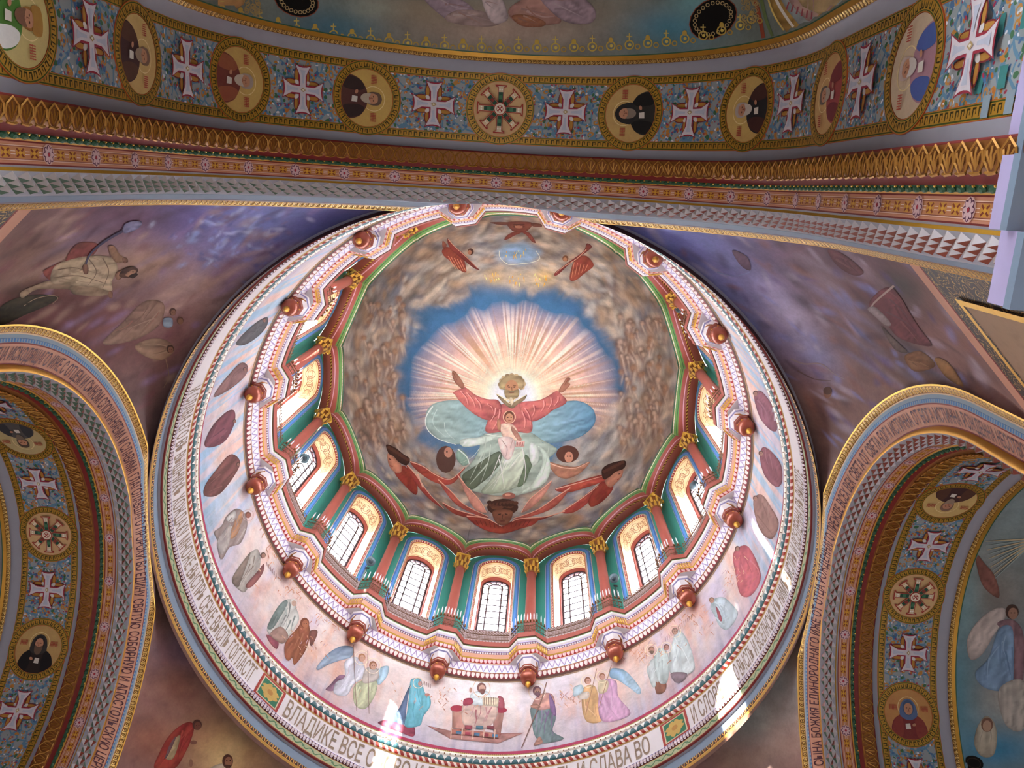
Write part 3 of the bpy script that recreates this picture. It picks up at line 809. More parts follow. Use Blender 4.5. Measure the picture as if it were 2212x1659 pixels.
def pc_right(p):
    p.blobs([(2130, 1280, 120, 160, '#8a7668', .8), (2180, 1150, 60, 90, '#8a9a9a', .8), (2060, 1500, 60, 120, '#4c8ca0', .9), (2080, 1300, 40, 120, '#78a0a4', .7), (2200, 1500, 90, 60, '#b4a698', .8), (2150, 1620, 80, 40, '#3c84a8', .9), (2170, 1400, 60, 60, '#7a8896', .7)])
def pc_left(p):
    p.blobs([(0, 1200, 30, 200, '#8a8484', .7), (0, 1400, 30, 100, '#b09c84', .7)])
CN = {'near': conch_obj('near', 'painted half dome with kneeling angels beyond the overhead arch', pc_near, '#7a8078'),
      'right': conch_obj('right', 'painted half dome with blue robed angel inside the side arch', pc_right, '#7c8c90'),
      'far': conch_obj('far', 'half dome opposite the overhead arch, outside the picture', pc_left, '#8a8280'),
      'left': conch_obj('left', 'shaded half dome at the very edge inside the side arch', pc_left, '#8a8280')}
# ------------------------------------------------------------------ painted procession round the drum
fr_n, fr_m = 1100, 50
a = np.linspace(0, 2 * PI, fr_n, endpoint=False); zz = np.linspace(34.3, 40.32, fr_m)
rings = np.stack([drum_pt(a, 12.87 + (z - 34.3) / 6.02 * .18, z) for z in zz])
V, F, _, _ = sweep(rings, True); F = F[:, ::-1]
pt = Paint(V, '#cfc0bc')
t = (V[:, 2] - 34.3) / 6.02; az = np.arctan2(V[:, 0], V[:, 1])
n1 = fbm(az * 22 + 40, t * 2.2, 4, 2); n2 = fbm(az * 9 + 90, t * 1.3, 4, 8); n3 = fbm(az * 46 + 10, t * .6, 3, 15)
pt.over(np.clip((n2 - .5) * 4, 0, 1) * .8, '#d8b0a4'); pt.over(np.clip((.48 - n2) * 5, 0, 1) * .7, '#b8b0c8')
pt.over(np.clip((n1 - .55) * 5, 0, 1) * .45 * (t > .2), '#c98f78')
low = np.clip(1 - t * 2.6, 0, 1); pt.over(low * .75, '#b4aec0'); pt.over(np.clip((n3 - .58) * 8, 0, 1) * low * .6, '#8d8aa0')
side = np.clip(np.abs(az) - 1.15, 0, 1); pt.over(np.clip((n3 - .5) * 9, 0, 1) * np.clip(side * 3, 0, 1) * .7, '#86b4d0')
far = np.exp(-(az / .5) ** 2); pt.over(far * t * .8, '#ece6e6'); pt.over(np.exp(-((np.abs(az) - .75) / .3) ** 2) * np.clip(n1 * 2 - .6, 0, 1) * .6, '#d29a78')  # far side bleached in paint to carry the strong light there
pt.c = np.minimum(pt.c * 1.15, .88)
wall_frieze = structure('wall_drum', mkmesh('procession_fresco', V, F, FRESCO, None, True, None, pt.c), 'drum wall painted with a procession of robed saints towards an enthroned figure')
FRZ_BVH = bvh_of(V, F)
# ------------------------------------------------------------------ dome: fresco ground, scalloped mouldings over the windows
pt = Paint(dV, '#7d746a')
x, y = pt.x, pt.y
n1 = fbm(x / 46, y / 46, 5, 3); n2 = fbm(x / 20 + 3, y / 34, 4, 11); n3 = fbm(x / 120, y / 120, 3, 21)
pt.over(np.clip((n1 - .5) * 5, 0, 1) * .8, '#a89684'); pt.over(np.clip((.47 - n1) * 5, 0, 1) * .75, '#4e5258'); pt.over(np.clip((n3 - .5) * 5, 0, 1) * .4, '#8a7460'); pt.over(np.clip((.45 - n3) * 6, 0, 1) * .5, '#5c6a7c')
th = np.arctan2(y - 800, x - 1108)
pt.blobs([(1120, 540, 260, 55, '#96897a', .7), (820, 640, 60, 70, '#50545a', .6), (1340, 640, 60, 60, '#5a5a58', .5), (800, 850, 60, 120, '#7a6450', .6), (1385, 850, 60, 130, '#7c6a56', .6), (830, 990, 60, 60, '#8c90a0', .7), (900, 1060, 90, 60, '#6c7286', .7), (1000, 1130, 140, 40, '#7c7a84', .7), (1300, 1080, 110, 60, '#787c90', .7), (1400, 980, 60, 70, '#8a8a92', .7), (1330, 1000, 70, 30, '#b0a898', .5), (1240, 1010, 80, 40, '#8c8a80', .5), (780, 940, 30, 60, '#8a94a4', .5)])
R_ = np.random.default_rng(31)
for i in range(800):      # heaped clouds: lit shoulder, shaded hollow
    a_ = R_.uniform(0, 2 * PI); q_ = R_.uniform(.62, 1.02); cx, cy = 1102 + 362 * q_ * math.cos(a_), 815 + 345 * q_ * math.sin(a_); r_ = R_.uniform(4, 20); tn = math.degrees(a_) + 90 + R_.normal() * 25
    pt.dab(cx + 3, cy + r_ * .5, r_ * 1.5, r_ * .7, ['#4a4640', '#545860', '#5e5044'][i % 3], .5, tn); pt.dab(cx, cy - r_ * .2, r_ * 1.3, r_ * .55, ['#b4a692', '#a08a72', '#a8a49c', '#94785c'][i % 4], .62, tn)
# the blue opening behind the rays
wob = 1 + .42 * (fbm(np.cos(th) * 4 + 9, np.sin(th) * 4 + 4, 5, 6) - .5) + .1 * (n1 - .5)
r = np.sqrt(((x - 1100) / 240) ** 2 + ((y - 805) / 192) ** 2) * wob
pt.over(1 / (1 + np.exp((r - 1) * 40)), '#355a78'); pt.over(1 / (1 + np.exp((np.abs(r - .93) - .05) * 60)) * .35, '#22405a')
pt.blob(1100, 960, 150, 50, '#56788c', .6)
# rays
rx, ry = x - 1108, y - 858; rr = np.hypot(rx, ry * 1.02); an = np.arctan2(ry, rx)
edge_r = 212 + 18 * vnoise(an * 9 + 50, an * 0, 4) + 12 * np.cos(2 * an)
up = 1 / (1 + np.exp((ry - 64) / 10))
al = np.clip((edge_r - rr) / 80, 0, 1) ** .8 * up
pt.over(al * .92, '#b99484'); pt.over(np.clip((170 - rr) / 80, 0, 1) * up * .8, '#cda183')
ray = vnoise(an * 44 + 200, an * 0, 9); pt.over(al * np.clip((ray - .62) * 6, 0, 1) * np.clip(rr / 90 - .4, 0, 1) * .75, '#8f6a48')
ray2 = vnoise(an * 70 + 400, an * 0, 19); pt.over(al * np.clip((ray2 - .62) * 6, 0, 1) * np.clip(rr / 90 - .5, 0, 1) * .6, '#e6d0b8')
pt.over(np.clip((66 - rr) / 40, 0, 1) * up * .95, '#f4dccb')
pt.over(np.clip((95 - rr) / 60, 0, 1) * up * .4, '#f0cfae')
R_ = np.random.default_rng(9)
for bx, cnt in (((768, 640, 872, 965), 95), ((1335, 680, 1440, 960), 95)):      # heads and robes crowded in the clouds
    for i in range(cnt):
        cx, cy = R_.uniform(bx[0], bx[2]), R_.uniform(bx[1], bx[3]); q_ = R_.uniform(.7, 1.5); tn = R_.uniform(60, 120)
        pt.dab(cx, cy + 12 * q_, 15 * q_, 6 * q_, ['#5c4640', '#7a6250', '#6a5a54', '#745a4c'][i % 4], .5, tn); pt.dab(cx + 3, cy + 12 * q_, 12 * q_, 2 * q_, '#b8a692', .4, tn)
        pt.dab(cx, cy - 1, 6.5 * q_, 6 * q_, ['#4a342a', '#6a4a34', '#3e302a'][i % 3], .75); pt.dab(cx + 1, cy + 1, 4.2 * q_, 4.4 * q_, ['#a08672', '#8e7058', '#ac9480'][i % 3], .8)
# grey-blue patch with golden glyph cloud near the rim
pt.blob(1122, 548, 46, 26, '#6f8aa0', .95, 0, 6, .2); pt.blobs([(1120, 600, 90, 22, '#a8977c', .7), (1065, 598, 20, 16, '#b08f58', .6), (1175, 598, 22, 16, '#b08f58', .6)])
st_ = fbm(th * 9 + 30, np.hypot(x - 1108, y - 800) / 9, 4, 41); ring_ = np.clip((r - 1.0) * 6, 0, 1); pt.c *= (1 + ring_ * (st_ - .5) * .9)[:, None]
pt.c = np.clip(pt.c * 1.7, .01, .8)
dome = structure('ceiling', mkmesh('dome_fresco', dV, dF, FRESCO, None, True, None, pt.c), 'frescoed dome with radiant bearded figure in a ring of clouds')
VAULT = [((13.05, 56.2, 13.3, 53.75), TERRAD, 'vault_cove'), ((12.55, 56.25, 12.75, 53.75), GROPE, 'gilt_rope'), ((12.44, 56.22, 12.63, 53.76), TERRA, 'terracotta_band'), ((12.27, 56.2, 12.44, 53.78), PINKL, 'pink_rule'),
         ((12.2, 56.2, 12.38, 53.8), TERRA, 'terracotta_band'), ((11.95, 56.1, 11.95, 53.95), GREEN, 'green_moulding'), ((11.86, 56.0, 11.84, 53.98), GREEND, 'dark_green_rule'), ((11.82, 56.0, 11.8, 54.0), GREEN, 'green_moulding'), ((11.66, 55.86, 11.63, 54.1), GBEAD, 'gilt_bead_course'), ((11.58, 55.8, 11.55, 54.15), GREEND, 'dark_green_rule'), ((11.5, 55.75, 11.47, 54.2), None, '')]
for (c1, m, nm), (c2, *_) in zip(VAULT[:-1], VAULT[1:]):
    V, F, _, uv = sweep(np.stack([ring_of_bays(*c1, NB), ring_of_bays(*c2, NB)]), True)
    link(nm, mkmesh(nm, V, F, m, None, False, uv), dome)
# ------------------------------------------------------------------ gallery cornice, breaking forward at every column
BAY = [(-.111, 1), (.111, 1), (.2277, 0)] + [(.2277 + (1 - .4554) * k / 7, 0) for k in range(1, 7)] + [(1 - .2277, 0)]
pa = np.concatenate([[(k + .5 + q) * K16 for q, w in BAY] for k in range(16)]); pw = np.concatenate([[w for q, w in BAY] for k in range(16)])
def cpath(R, z, w): return drum_pt(pa, R - .58 * w * pw, z)
_cz = lambda f, dR=0.0: (12.97 - .85 * f + dR, 40.22 + 2.34 * f)
CORN = [(*_c, w) for _c, w in ()]
for f_, dR, w, m, nm in ((.0, .10, 0, CREAM, 'cream_rule'), (0, 0.01, 0, BROWN, 'brown_rule'), (.045, 0, 0, PBEAD, 'pearl_course'), (.10, -.05, 0, PBEAD, 'pearl_course'), (.17, -.03, 0, PBEAD, 'pearl_course'), (.2, 0, 0, GOLDD, 'gilt_fillet'), (.22, .0, 0, ZIG, 'zigzag_cove'), (.32, .035, 0, ZIG, 'zigzag_cove'), (.43, 0, 0, WHITE, 'white_soffit'),
        (.44, 0, 1, RBEAD, 'red_bead_course'), (.48, -.05, 1, RBEAD, 'red_bead_course'), (.54, -.04, 1, RBEAD, 'red_bead_course'), (.56, .02, 1, GOLDB, 'gilt_fillet'), (.59, -.02, 1, PEACH, 'peach_fascia'), (.72, .03, 1, WBEAD, 'white_bead_course'), (.77, 0, 1, LILAC, 'lilac_rule'), (.79, 0, 1, WHITE, 'white_roll'), (.82, -.04, 1, WHITE, 'white_roll'), (.87, -.03, 1, WHITE, 'white_roll'), (.89, .02, 1, GREEN, 'green_rule'), (.91, 0.02, 1, BROWN, 'brown_cove'), (.93, -.02, 1, TERRA, 'terracotta_lip'), (1.08, .05, 1, TERRA, 'terracotta_lip')):
    CORN.append(((*_cz(f_, dR), w), m, nm))
CORN += [((12.2, 42.75, 1), GREY, 'gallery_floor'), ((13.2, 42.75, 0), None, '')]
cornice = empty('trim_3'); setp(cornice, 'beaded gallery cornice that breaks forward under each column', None, None, 'structure')
i = 0
while i < len(CORN) - 1:
    j = i
    while j + 1 < len(CORN) - 1 and CORN[j + 1][2] == CORN[i][2]: j += 1
    V, F, st, uv = sweep(np.stack([cpath(*c[0]) for c in CORN[i:j + 2]]), True)
    uv[..., 1] = (uv[..., 1] + st[:, None]) / (j - i + 1)
    link(CORN[i][2], mkmesh(CORN[i][2], V, F[:, ::-1], CORN[i][1], None, False, uv[:, ::-1]), cornice)
    i = j + 1
# gilded scroll brackets on the slanting returns
def side_bracket():
    mb = MB()
    for k in range(5): mb.tube([(-.3 + k * .14, -.02, -.22), (-.24 + k * .14, -.06, 0), (-.32 + k * .14, -.02, .2)], .022, 4)
    mb.tube([(-.34, -.01, .24), (.34, -.01, .24)], .025, 4); mb.tube([(-.34, -.01, -.26), (.34, -.01, -.26)], .025, 4)
    return mb.mesh('gilt_bracket', [GOLDB])
SB = side_bracket()
for k in range(16):
    for s in (-1, 1):
        a1, a2 = (k + .5 + s * .111) * K16, (k + .5 + s * .2277) * K16
        p1, p2 = drum_pt(a1, 12.4 - .58, 41.72), drum_pt(a2, 12.4, 41.72); c = (p1 + p2) / 2
        t = Vector(p2 - p1).normalized(); up = Vector((0, 0, 1)); n = t.cross(up)
        if n.dot(Vector((c[0], c[1], 0))) < 0: n = -n; t = -t
        M = Matrix((t, n, up)).transposed().to_4x4(); M.translation = Vector(c) - n * .01
        place(SB, M, cornice)
# ------------------------------------------------------------------ names of places round the drum
def where(k, what, mid):
    """k = bays from the window above the enthroned figure"""
    if k == 0: return f'{what} {mid} straight above the enthroned painted figure'
    o = ['', 'first', 'second', 'third', 'fourth', 'fifth', 'sixth', 'seventh', 'eighth'][math.ceil(abs(k))]
    return f'{what}{mid}, {o} {"right" if k > 0 else "left"} of the enthroned painted figure'
# ------------------------------------------------------------------ window bays
ZW = 53.95
def opening(y, r, z0, n=22):
    p = np.linspace(-PI / 2, PI / 2, n)
    X_ = np.concatenate([[-r, -r], r * np.sin(p), [r, r]]); Z = np.concatenate([[z0, (z0 + ZW) / 2], ZW + r * np.cos(p), [(z0 + ZW) / 2, z0]])
    return np.stack([X_, np.full(len(X_), y), Z], -1)
Z0 = 42.6
ntop = 22
# teal wall face
inn = opening(13.0, 1.68, Z0); p = np.linspace(-PI / 2, PI / 2, 22)
ox = np.concatenate([[-2.6, -2.6], 2.6 * np.sin(p), [2.6, 2.6]]); oz = np.concatenate([[Z0, (Z0 + 53.75) / 2], 53.75 + 2.6 * np.cos(p), [(Z0 + 53.75) / 2, Z0]])
V, F, _, uv = sweep(np.stack([inn, np.stack([ox, np.full(len(ox), 13.06), oz], -1)]))
BAYM = [('teal_wall', mkmesh('teal_wall', V, F, TEAL, None, False, uv))]
for nm, m, pr in (('cream_rule', CREAM, [(13.0, 1.69), (12.94, 1.66)]), ('blue_arch', BLUEARCH, [(12.94, 1.66), (12.9, 1.52), (13.0, 1.32)]), ('white_rule', WHITE, [(13.0, 1.32), (12.98, 1.29)]), ('red_dentils', REDDENT, [(12.98, 1.29), (13.1, 1.18)]), ('gilt_rule', GOLDB, [(13.1, 1.18), (13.12, 1.15)])):
    V, F, st, uv = sweep(np.stack([opening(y_, r_, Z0) for y_, r_ in pr])); uv[..., 1] = (uv[..., 1] + st[:, None]) / (len(pr) - 1)
    BAYM.append((nm, mkmesh(nm, V, F, m, None, len(pr) > 2, uv)))
A1, A2 = opening(13.12, 1.15, 43.6), opening(14.2, 1.07, 43.6)
V, F, _, uv = sweep(np.stack([A1[1:-1], A2[1:-1]])); L_ = uv[..., 0].max(); uv[..., 0] += .5 - L_ / 2
BAYM.append(('cream_soffit', mkmesh('cream_soffit', V[:], F, CREAMORN, None, True, uv)))
MARBLE = Mat('pale_marble', '#d9d2cf', .35).wear(.35, 6.0, 6, '#9a9298').m
mb = MB()
for sgn in (-1, 1): mb.add([(sgn * 1.149, 13.11, 45.3), (sgn * 1.068, 14.21, 45.3), (sgn * 1.066, 14.21, 52.6), (sgn * 1.147, 13.11, 52.6)], [(0, 1, 2, 3)])
mb.add([(-1.72, 12.88, 45.3), (1.72, 12.88, 45.3), (1.0, 14.7, 45.6), (-1.0, 14.7, 45.6)], [(0, 1, 2, 3)])
BAYM.append(('parapet', mkmesh('parapet', [(-1.72, 12.88, 42.6), (1.72, 12.88, 42.6), (1.72, 12.88, 45.3), (-1.72, 12.88, 45.3)], [(0, 1, 2, 3)], flat('pink_grey_paint', '#b09a98'))))
BAYM.append(('marble_jamb', mb.mesh('marble_jamb', [MARBLE])))
V, F, _, uv = sweep(np.stack([opening(y_, r_, 43.6) for y_, r_ in ((14.2, 1.07), (14.23, 1.0), (14.66, .95))]))
BAYM.append(('terracotta_reveal', mkmesh('terracotta_reveal', V, F, TERRA, None, True, uv)))
# window: frame, bars, panes
FRM = flat('dark_window_frame', '#4a3a40', .5, .2, 0)
YG = 14.5
mb = MB(); mb.tube(opening(YG, .93, 45.3), .09, 6); mb.tube([(-.93, YG, 45.4), (.93, YG, 45.4)], .06, 6)
WFRAME = mb.mesh('window_frame', [FRM])
mb = MB(); r_ = .47; pth = opening(YG, r_, 45.3); mb.tube(pth, .07, 5); BARS_V = mb.mesh('muntin', [FRM])
mb = MB(); mb.tube([(-.93, YG, 0), (.93, YG, 0)], .045, 4); BAR_H = mb.mesh('muntin', [FRM])
mb = MB(); mb.tube([(0, YG, .47), (0, YG, .93)], .05, 4); BAR_R = mb.mesh('muntin', [FRM])
def pane_rect(w, h): return mkmesh('pane', [(-w / 2, YG, -h / 2), (w / 2, YG, -h / 2), (w / 2, YG, h / 2), (-w / 2, YG, h / 2)], [(0, 1, 2, 3)], GL)
HS = .82; NROW = 12
PM, PS = pane_rect(.92, HS - .02), pane_rect(.44, HS - .02)
q = [(0.92 * math.sin(t), YG, ZW + .92 * math.cos(t)) for t in np.linspace(-PI / 2, PI / 2, 20)] + [(.92, YG, 44 + NROW * HS), (-.92, YG, 44 + NROW * HS)]
PT = mkmesh('pane', q, [tuple(range(len(q)))], GL)
VISW = set(range(-6, 7))
for k in range(-7, 9):
    a = k * K16
    for nm, me in BAYM: link(nm, me, wall_gal if k != -7 else (wall_gal := setp(empty('wall_gallery'), 'gallery wall of teal, blue and red arches round the windows', None, None, 'structure')), None, -a)
    w = empty(f'window_{k + 8}', (0, 0, 0), -a); setp(w, None, None, None, 'structure')
    link('window_frame', WFRAME, w); link('muntin', BARS_V, w)
    for i in range(1, NROW + 1): link('muntin', BAR_H, w, (0, 0, 44 + i * HS))
    for t in (-60, -30, 0, 30, 60):
        o = link('muntin', BAR_R, w, (0, 0, ZW)); o.rotation_euler = (0, math.radians(t), 0)
    if k in VISW:
        for i in range(NROW):
            z = 44 + (i + .5) * HS
            link('pane', PM, w, (0, 0, z)); link('pane', PS, w, (-.7, 0, z)); link('pane', PS, w, (.7, 0, z))
    else:
        link('pane', mkmesh('pane', [(-.92, YG, 44), (.92, YG, 44), (.92, YG, 44 + NROW * HS), (-.92, YG, 44 + NROW * HS)], [(0, 1, 2, 3)], GL), w)
    link('pane', PT, w)
# ------------------------------------------------------------------ columns
mb = MB(); mb.lathe([(.46, 42.6), (.46, 42.85), (.4, 42.9), (.42, 43.0), (.34, 43.1), (.34, 43.18)], 16); CBASE = mb.mesh('base', [WHITE], True)
mb = MB(); mb.lathe([(.335, 43.15), (.33, 47), (.30, 51.95)], 20); CSHAFT = mb.mesh('shaft', [TERRA], True)
mb = MB(); mb.lathe([(.33, 51.9), (.38, 51.96), (.33, 52.04), (.35, 52.5), (.42, 53.0), (.5, 53.3)], 16, (0, 0, 0), 1)
for i in range(8):
    t = 2 * PI * i / 8
    for h0, h1, rr_ in ((52.05, 52.6, .4), (52.5, 53.2, .5)):
        t2 = t + (PI / 8 if h0 > 52.3 else 0); c, s_ = math.cos(t2), math.sin(t2)
        mb.add([((rr_ - .06) * c - .09 * s_, (rr_ - .06) * s_ + .09 * c, h0), ((rr_ - .06) * c + .09 * s_, (rr_ - .06) * s_ - .09 * c, h0), ((rr_ + .02) * c + .07 * s_, (rr_ + .02) * s_ - .07 * c, h1 - .08), ((rr_ + .12) * c, (rr_ + .12) * s_, h1), ((rr_ + .02) * c - .07 * s_, (rr_ + .02) * s_ + .07 * c, h1 - .08)], [(0, 1, 2, 4), (2, 3, 4)])
CCAP = mb.mesh('capital', [GOLDB, GOLDD])
mb = MB(); mb.box((0, 0, 53.38), .84, .84, .1); mb.box((0, 0, 53.5), .98, .98, .12); mb.box((0, 0, 53.6), .9, .9, .1)
for sx in (-1, 1):
    for sy in (-1, 1): mb.ball((sx * .42, sy * .42, 53.22), .11, 6, 4)
CABA = mb.mesh('abacus', [GOLDB])
RC = 12.55
COLK = [k + .5 for k in range(-7, 7)]
for k in COLK:
    a = k * K16
    c = empty('column', tuple(drum_pt(a, RC, 0)), -a)
    setp(c, where(k, 'terracotta column with gilded capital', ''), 'column', 'gallery columns', 'thing')
    link('base', CBASE, c); link('shaft', CSHAFT, c); cp = link('capital', CCAP, c); link('abacus', CABA, cp)
# ------------------------------------------------------------------ hanging pendants under the columns
mb = MB(); mb.lathe([(.70, 41.12, 0), (.66, 40.98, 1), (.60, 40.92, 0), (.50, 40.62, 0), (.46, 40.48, 0)], 8)
PBR = mb.mesh('bracket', [WHITE, flat('lilac_fluting', '#9a96c4')])
mb = MB(); mb.lathe([(.50, 40.5, 0), (.52, 40.44, 0), (.47, 40.38, 1), (.49, 40.3, 0), (.42, 40.24, 0)], 8); PRG = mb.mesh('collar', [TERRAD, GBEAD])
COPPER = Mat('lustrous_copper_red', '#a4523c', .25, .35, .6).wear(.4, 8, 4, '#6a2c1c').m
mb = MB(); mb.lathe([(.34, 40.26), (.43, 40.12), (.45, 39.94), (.42, 39.7), (.32, 39.5), (.18, 39.38)], 16); PBL = mb.mesh('ball', [COPPER], True)
mb = MB(); mb.lathe([(.1, 39.45), (.15, 39.34), (.16, 39.24), (.1, 39.12), (.05, 39.02), (.02, 38.96)], 10); mb.lathe([(.2, 39.5), (.23, 39.44), (.16, 39.38)], 10); PTI = mb.mesh('tip', [GOLD], True)
mb = MB()
for i in range(8):
    t = 2 * PI * (i + .5) / 8; mb.ball((.43 * math.cos(t), .43 * math.sin(t), 39.95), .05, 6, 4)
    mb.tube([(.3 * math.cos(t), .3 * math.sin(t), 40.26), (.435 * math.cos(t), .435 * math.sin(t), 39.94), (.29 * math.cos(t), .29 * math.sin(t), 39.5)], .018, 4)
PGL = mb.mesh('gilt_rib', [GOLD])
mb = MB()
mb.tube([(.42, -.3, 40.9), (.5, -.1, 40.6), (.46, .0, 40.45)], .05, 5)
PVO = mb.mesh('gilt_scroll', [GOLDD])
for k in [q + .5 for q in range(-8, 8)]:
    a = k * K16
    c = empty('pendant_boss', tuple(drum_pt(a, 12.6, 0)), -a)
    setp(c, where(k, 'copper red pendant boss under cornice', ''), 'pendant', 'pendants under the gallery cornice')
    link('bracket', PBR, c); link('collar', PRG, c); b = link('ball', PBL, c); link('gilt_rib', PGL, b); link('tip', PTI, c); link('gilt_scroll', PVO, c); link('gilt_scroll', PVO, c).scale = (-1, 1, 1)
# ------------------------------------------------------------------ gallery railings and candle stands
def rail_path(z, off=.1, n=7):
    """from column front to column front over one bay (bay 0), local angles about the axis"""
    q = [(-.5 + .236 + (1 - .472) * i / n, 0) for i in range(n + 1)]
    return [tuple(drum_pt(t * K16, 12.14 + off, z)) for t, w in q]
mb = MB()
for z, r_ in ((42.72, .02), (43.2, .018), (43.72, .028)): mb.tube(rail_path(z), r_, 5)
RAIL = mb.mesh('rail', [IRON])
mb = MB(); pth = rail_path(0, .1, 28)
for i, p in enumerate(pth):
    mb.tube([(p[0], p[1], 42.6), (p[0], p[1], 43.75)], .011, 4)
    if i % 2 == 0: mb.ball((p[0], p[1], 42.95), .045, 5, 3, 1, (1, 1, 2.4))
    if i < 28:
        m_ = ((p[0] + pth[i + 1][0]) / 2, (p[1] + pth[i + 1][1]) / 2)
        mb.tube([(m_[0] + .05 * math.cos(t), m_[1], 43.42 + .1 * math.sin(t)) for t in np.linspace(0, 2 * PI, 9)[:-1]], .009, 3, 0, True)
BAL = mb.mesh('baluster_row', [IRON, MARBLE])
mb = MB()
for i in range(14):
    p = np.array(pth[2 * i]); p2 = np.array(pth[2 * i + 1]); c = (p + p2) / 2; tx = (p2 - p) / np.linalg.norm(p2 - p)
    mb.tube([tuple(c + tx * .07 * math.cos(t) + np.array([0, 0, 43.92 + .11 * math.sin(t)])) for t in np.linspace(0, 2 * PI, 9)[:-1]], .017, 4, 0, True)
    mb.tube([tuple(c + np.array([0, 0, 43.7])), tuple(c + np.array([0, 0, 43.84]))], .012, 4); mb.ball(tuple(c + np.array([0, 0, 44.08])), .04, 5, 4)
CREST = mb.mesh('scroll_crest', [IRON])
for k in range(-6, 7):
    o = empty('gallery_railing', (0, 0, 0), -k * K16)
    setp(o, where(k, 'bronze scrollwork railing', 'before the window' if k == 0 else ' before its window'), 'railing', 'gallery railings')
    link('rail', RAIL, o); setp(link('baluster_row', BAL, o), kind='stuff'); setp(link('scroll_crest', CREST, o), kind='stuff')
# candle stand on each projecting bay: bent rail, stems, candle tubes
def front(t, z, off=.1):
    a_, b_ = .111, .2277
    R = 12.14 + off
    if abs(t) <= a_: return tuple(drum_pt(t * K16, R - .58, z))
    f = (abs(t) - a_) / (b_ - a_); p1 = drum_pt(math.copysign(a_, t) * K16, R - .58, z); p2 = drum_pt(math.copysign(b_, t) * K16, R, z)
    return tuple(p1 * (1 - f) + p2 * f)
ts = [-.218, -.111, 0, .111, .218]
mb = MB()
for z, r_ in ((42.72, .02), (43.2, .018), (43.72, .028), (44.05, .02)): mb.tube([front(t, z) for t in ts], r_, 5)
for t in np.linspace(-.21, .21, 17):
    p = front(t, 0); mb.tube([(p[0], p[1], 42.6), (p[0], p[1], 44.05)], .012, 4)
for t in np.linspace(-.19, .19, 12):
    p = front(t, 43.45); mb.tube([(p[0] + .06 * math.cos(u), p[1], p[2] + .13 * math.sin(u)) for u in np.linspace(0, 2 * PI, 9)[:-1]], .012, 3, 0, True)
STAND = mb.mesh('stand', [IRON])
mb = MB(); mb.lathe([(.06, 0), (.035, .06), (.05, .14), (.02, .2)], 6); CUP = mb.mesh('holder', [GOLDD])
mb = MB(); mb.lathe([(.036, .1), (.036, .72), (.028, .8), (.006, .98)], 7); TUBE = mb.mesh('candle', [GLASSW], True)
for k in COLK[1:-1]:
    o = empty('candle_stand', (0, 0, 0), -k * K16)
    setp(o, where(k, 'bronze stand of white candles', ' before its column'), 'candle stand', 'candle stands on the gallery')
    link('stand', STAND, o)
    for i, t in enumerate(np.linspace(-.205, .205, 11)):
        p = front(t, 44.05 + (.1 if i % 2 else 0), .1 + (.0 if i % 2 else -.08))
        c = link('candle', TUBE, o, p); link('holder', CUP, c)
# floodlights
mb = MB(); mb.lathe([(.05, -.12), (.2, -.1), (.3, .02), (.31, .1), (.29, .12)], 18); LHEAD = mb.mesh('lamp_head', [flat('grey_enamel', '#5c7078', .35, .2, .1)], True)
mb = MB(); mb.lathe([(.28, .115), (.02, .125)], 18); LLENS = mb.mesh('lens', [flat('dark_lens', '#46565e', .15, .2, 0)], True)
mb = MB(); mb.tube([(0, 0, -.25), (0, 0, -1)], .03, 5); mb.tube([(-.12, 0, -.25), (.12, 0, -.25)], .03, 5); LBR = mb.mesh('stem', [BLACK])
for (px_, py_), lb in (((800, 1213), 'round grey floodlight beside the second window left of the enthroned figure'), ((657, 990), 'round dark floodlight against the third window left'), ((1327, 1250), 'round grey floodlight beside the column right of the enthroned figure'), ((1500, 1049), 'dark floodlight turned edge-on in the third window right'), ((1466, 668), 'small dark floodlight beside a gilded capital near the overhead arch')):
    d = ray_of(px_, py_); Rr = 12.52; o_ = CAM; a_ = d[0] ** 2 + d[1] ** 2; b_ = o_[0] * d[0] + o_[1] * d[1]; c_ = o_[0] ** 2 + o_[1] ** 2 - Rr * Rr
    P = o_ + d * ((-b_ + math.sqrt(b_ * b_ - a_ * c_)) / a_)
    f = empty('floodlight', tuple(P)); setp(f, lb, 'floodlight', 'floodlights on the gallery')
    e_ = Vector((-P[0] * .3, -P[1] * .3, -4.0 if px_ != 1500 else 6)).to_track_quat('Z', 'Y').to_euler()
    for nm, me in (('lamp_head', LHEAD), ('lens', LLENS)): link(nm, me, f).rotation_euler = e_
    if px_ == 1466: f.scale = (.75, .75, .75)
    st = link('stem', LBR, f); st.scale = (1, 1, max(.6, P[2] - 43.75))
# ------------------------------------------------------------------ painted medallions, crosses and rosettes on the arch soffits
def soffit_map(side, s0, d0, up, r=7.62):
    """local (p, q): q towards the crown, p across"""
    def f(Q, lift):
        s = s0 + up * Q[:, 1]; d = d0 + (Q[:, 0] if side != 'near' else Q[:, 0])
        return arch_pt(side, s, d, r - lift, False), np.ones(len(Q), bool)
    return f
def annulus(name, mapf, r0, r1, mat, lift, par, n=48):
    t = np.linspace(0, 2 * PI, n + 1); c = np.stack([np.cos(t), np.sin(t)], 1)
    A, _ = mapf(c * r1, lift); B, _ = mapf(c * r0, lift); C, _ = mapf(c * r1, 0.0)
    V, F, st, uv = sweep(np.stack([C, A, B])); uv[..., 1] = np.where(st[:, None] == 0, .02, uv[..., 1])
    idx = F % (n + 1); uv[..., 0] = t[idx] * r1
    return link(name, mkmesh(name, V, F, mat, None, False, uv), par)
CROSS_A = [(.1, .09), (.1, .2), (.105, .42), (.27, .74), (.14, .69), (0, .675)]
def rot4(pts, k):
    c, s = [(1, 0), (0, 1), (-1, 0), (0, -1)][k]
    return [(x * c - y * s, x * s + y * c) for x, y in pts]
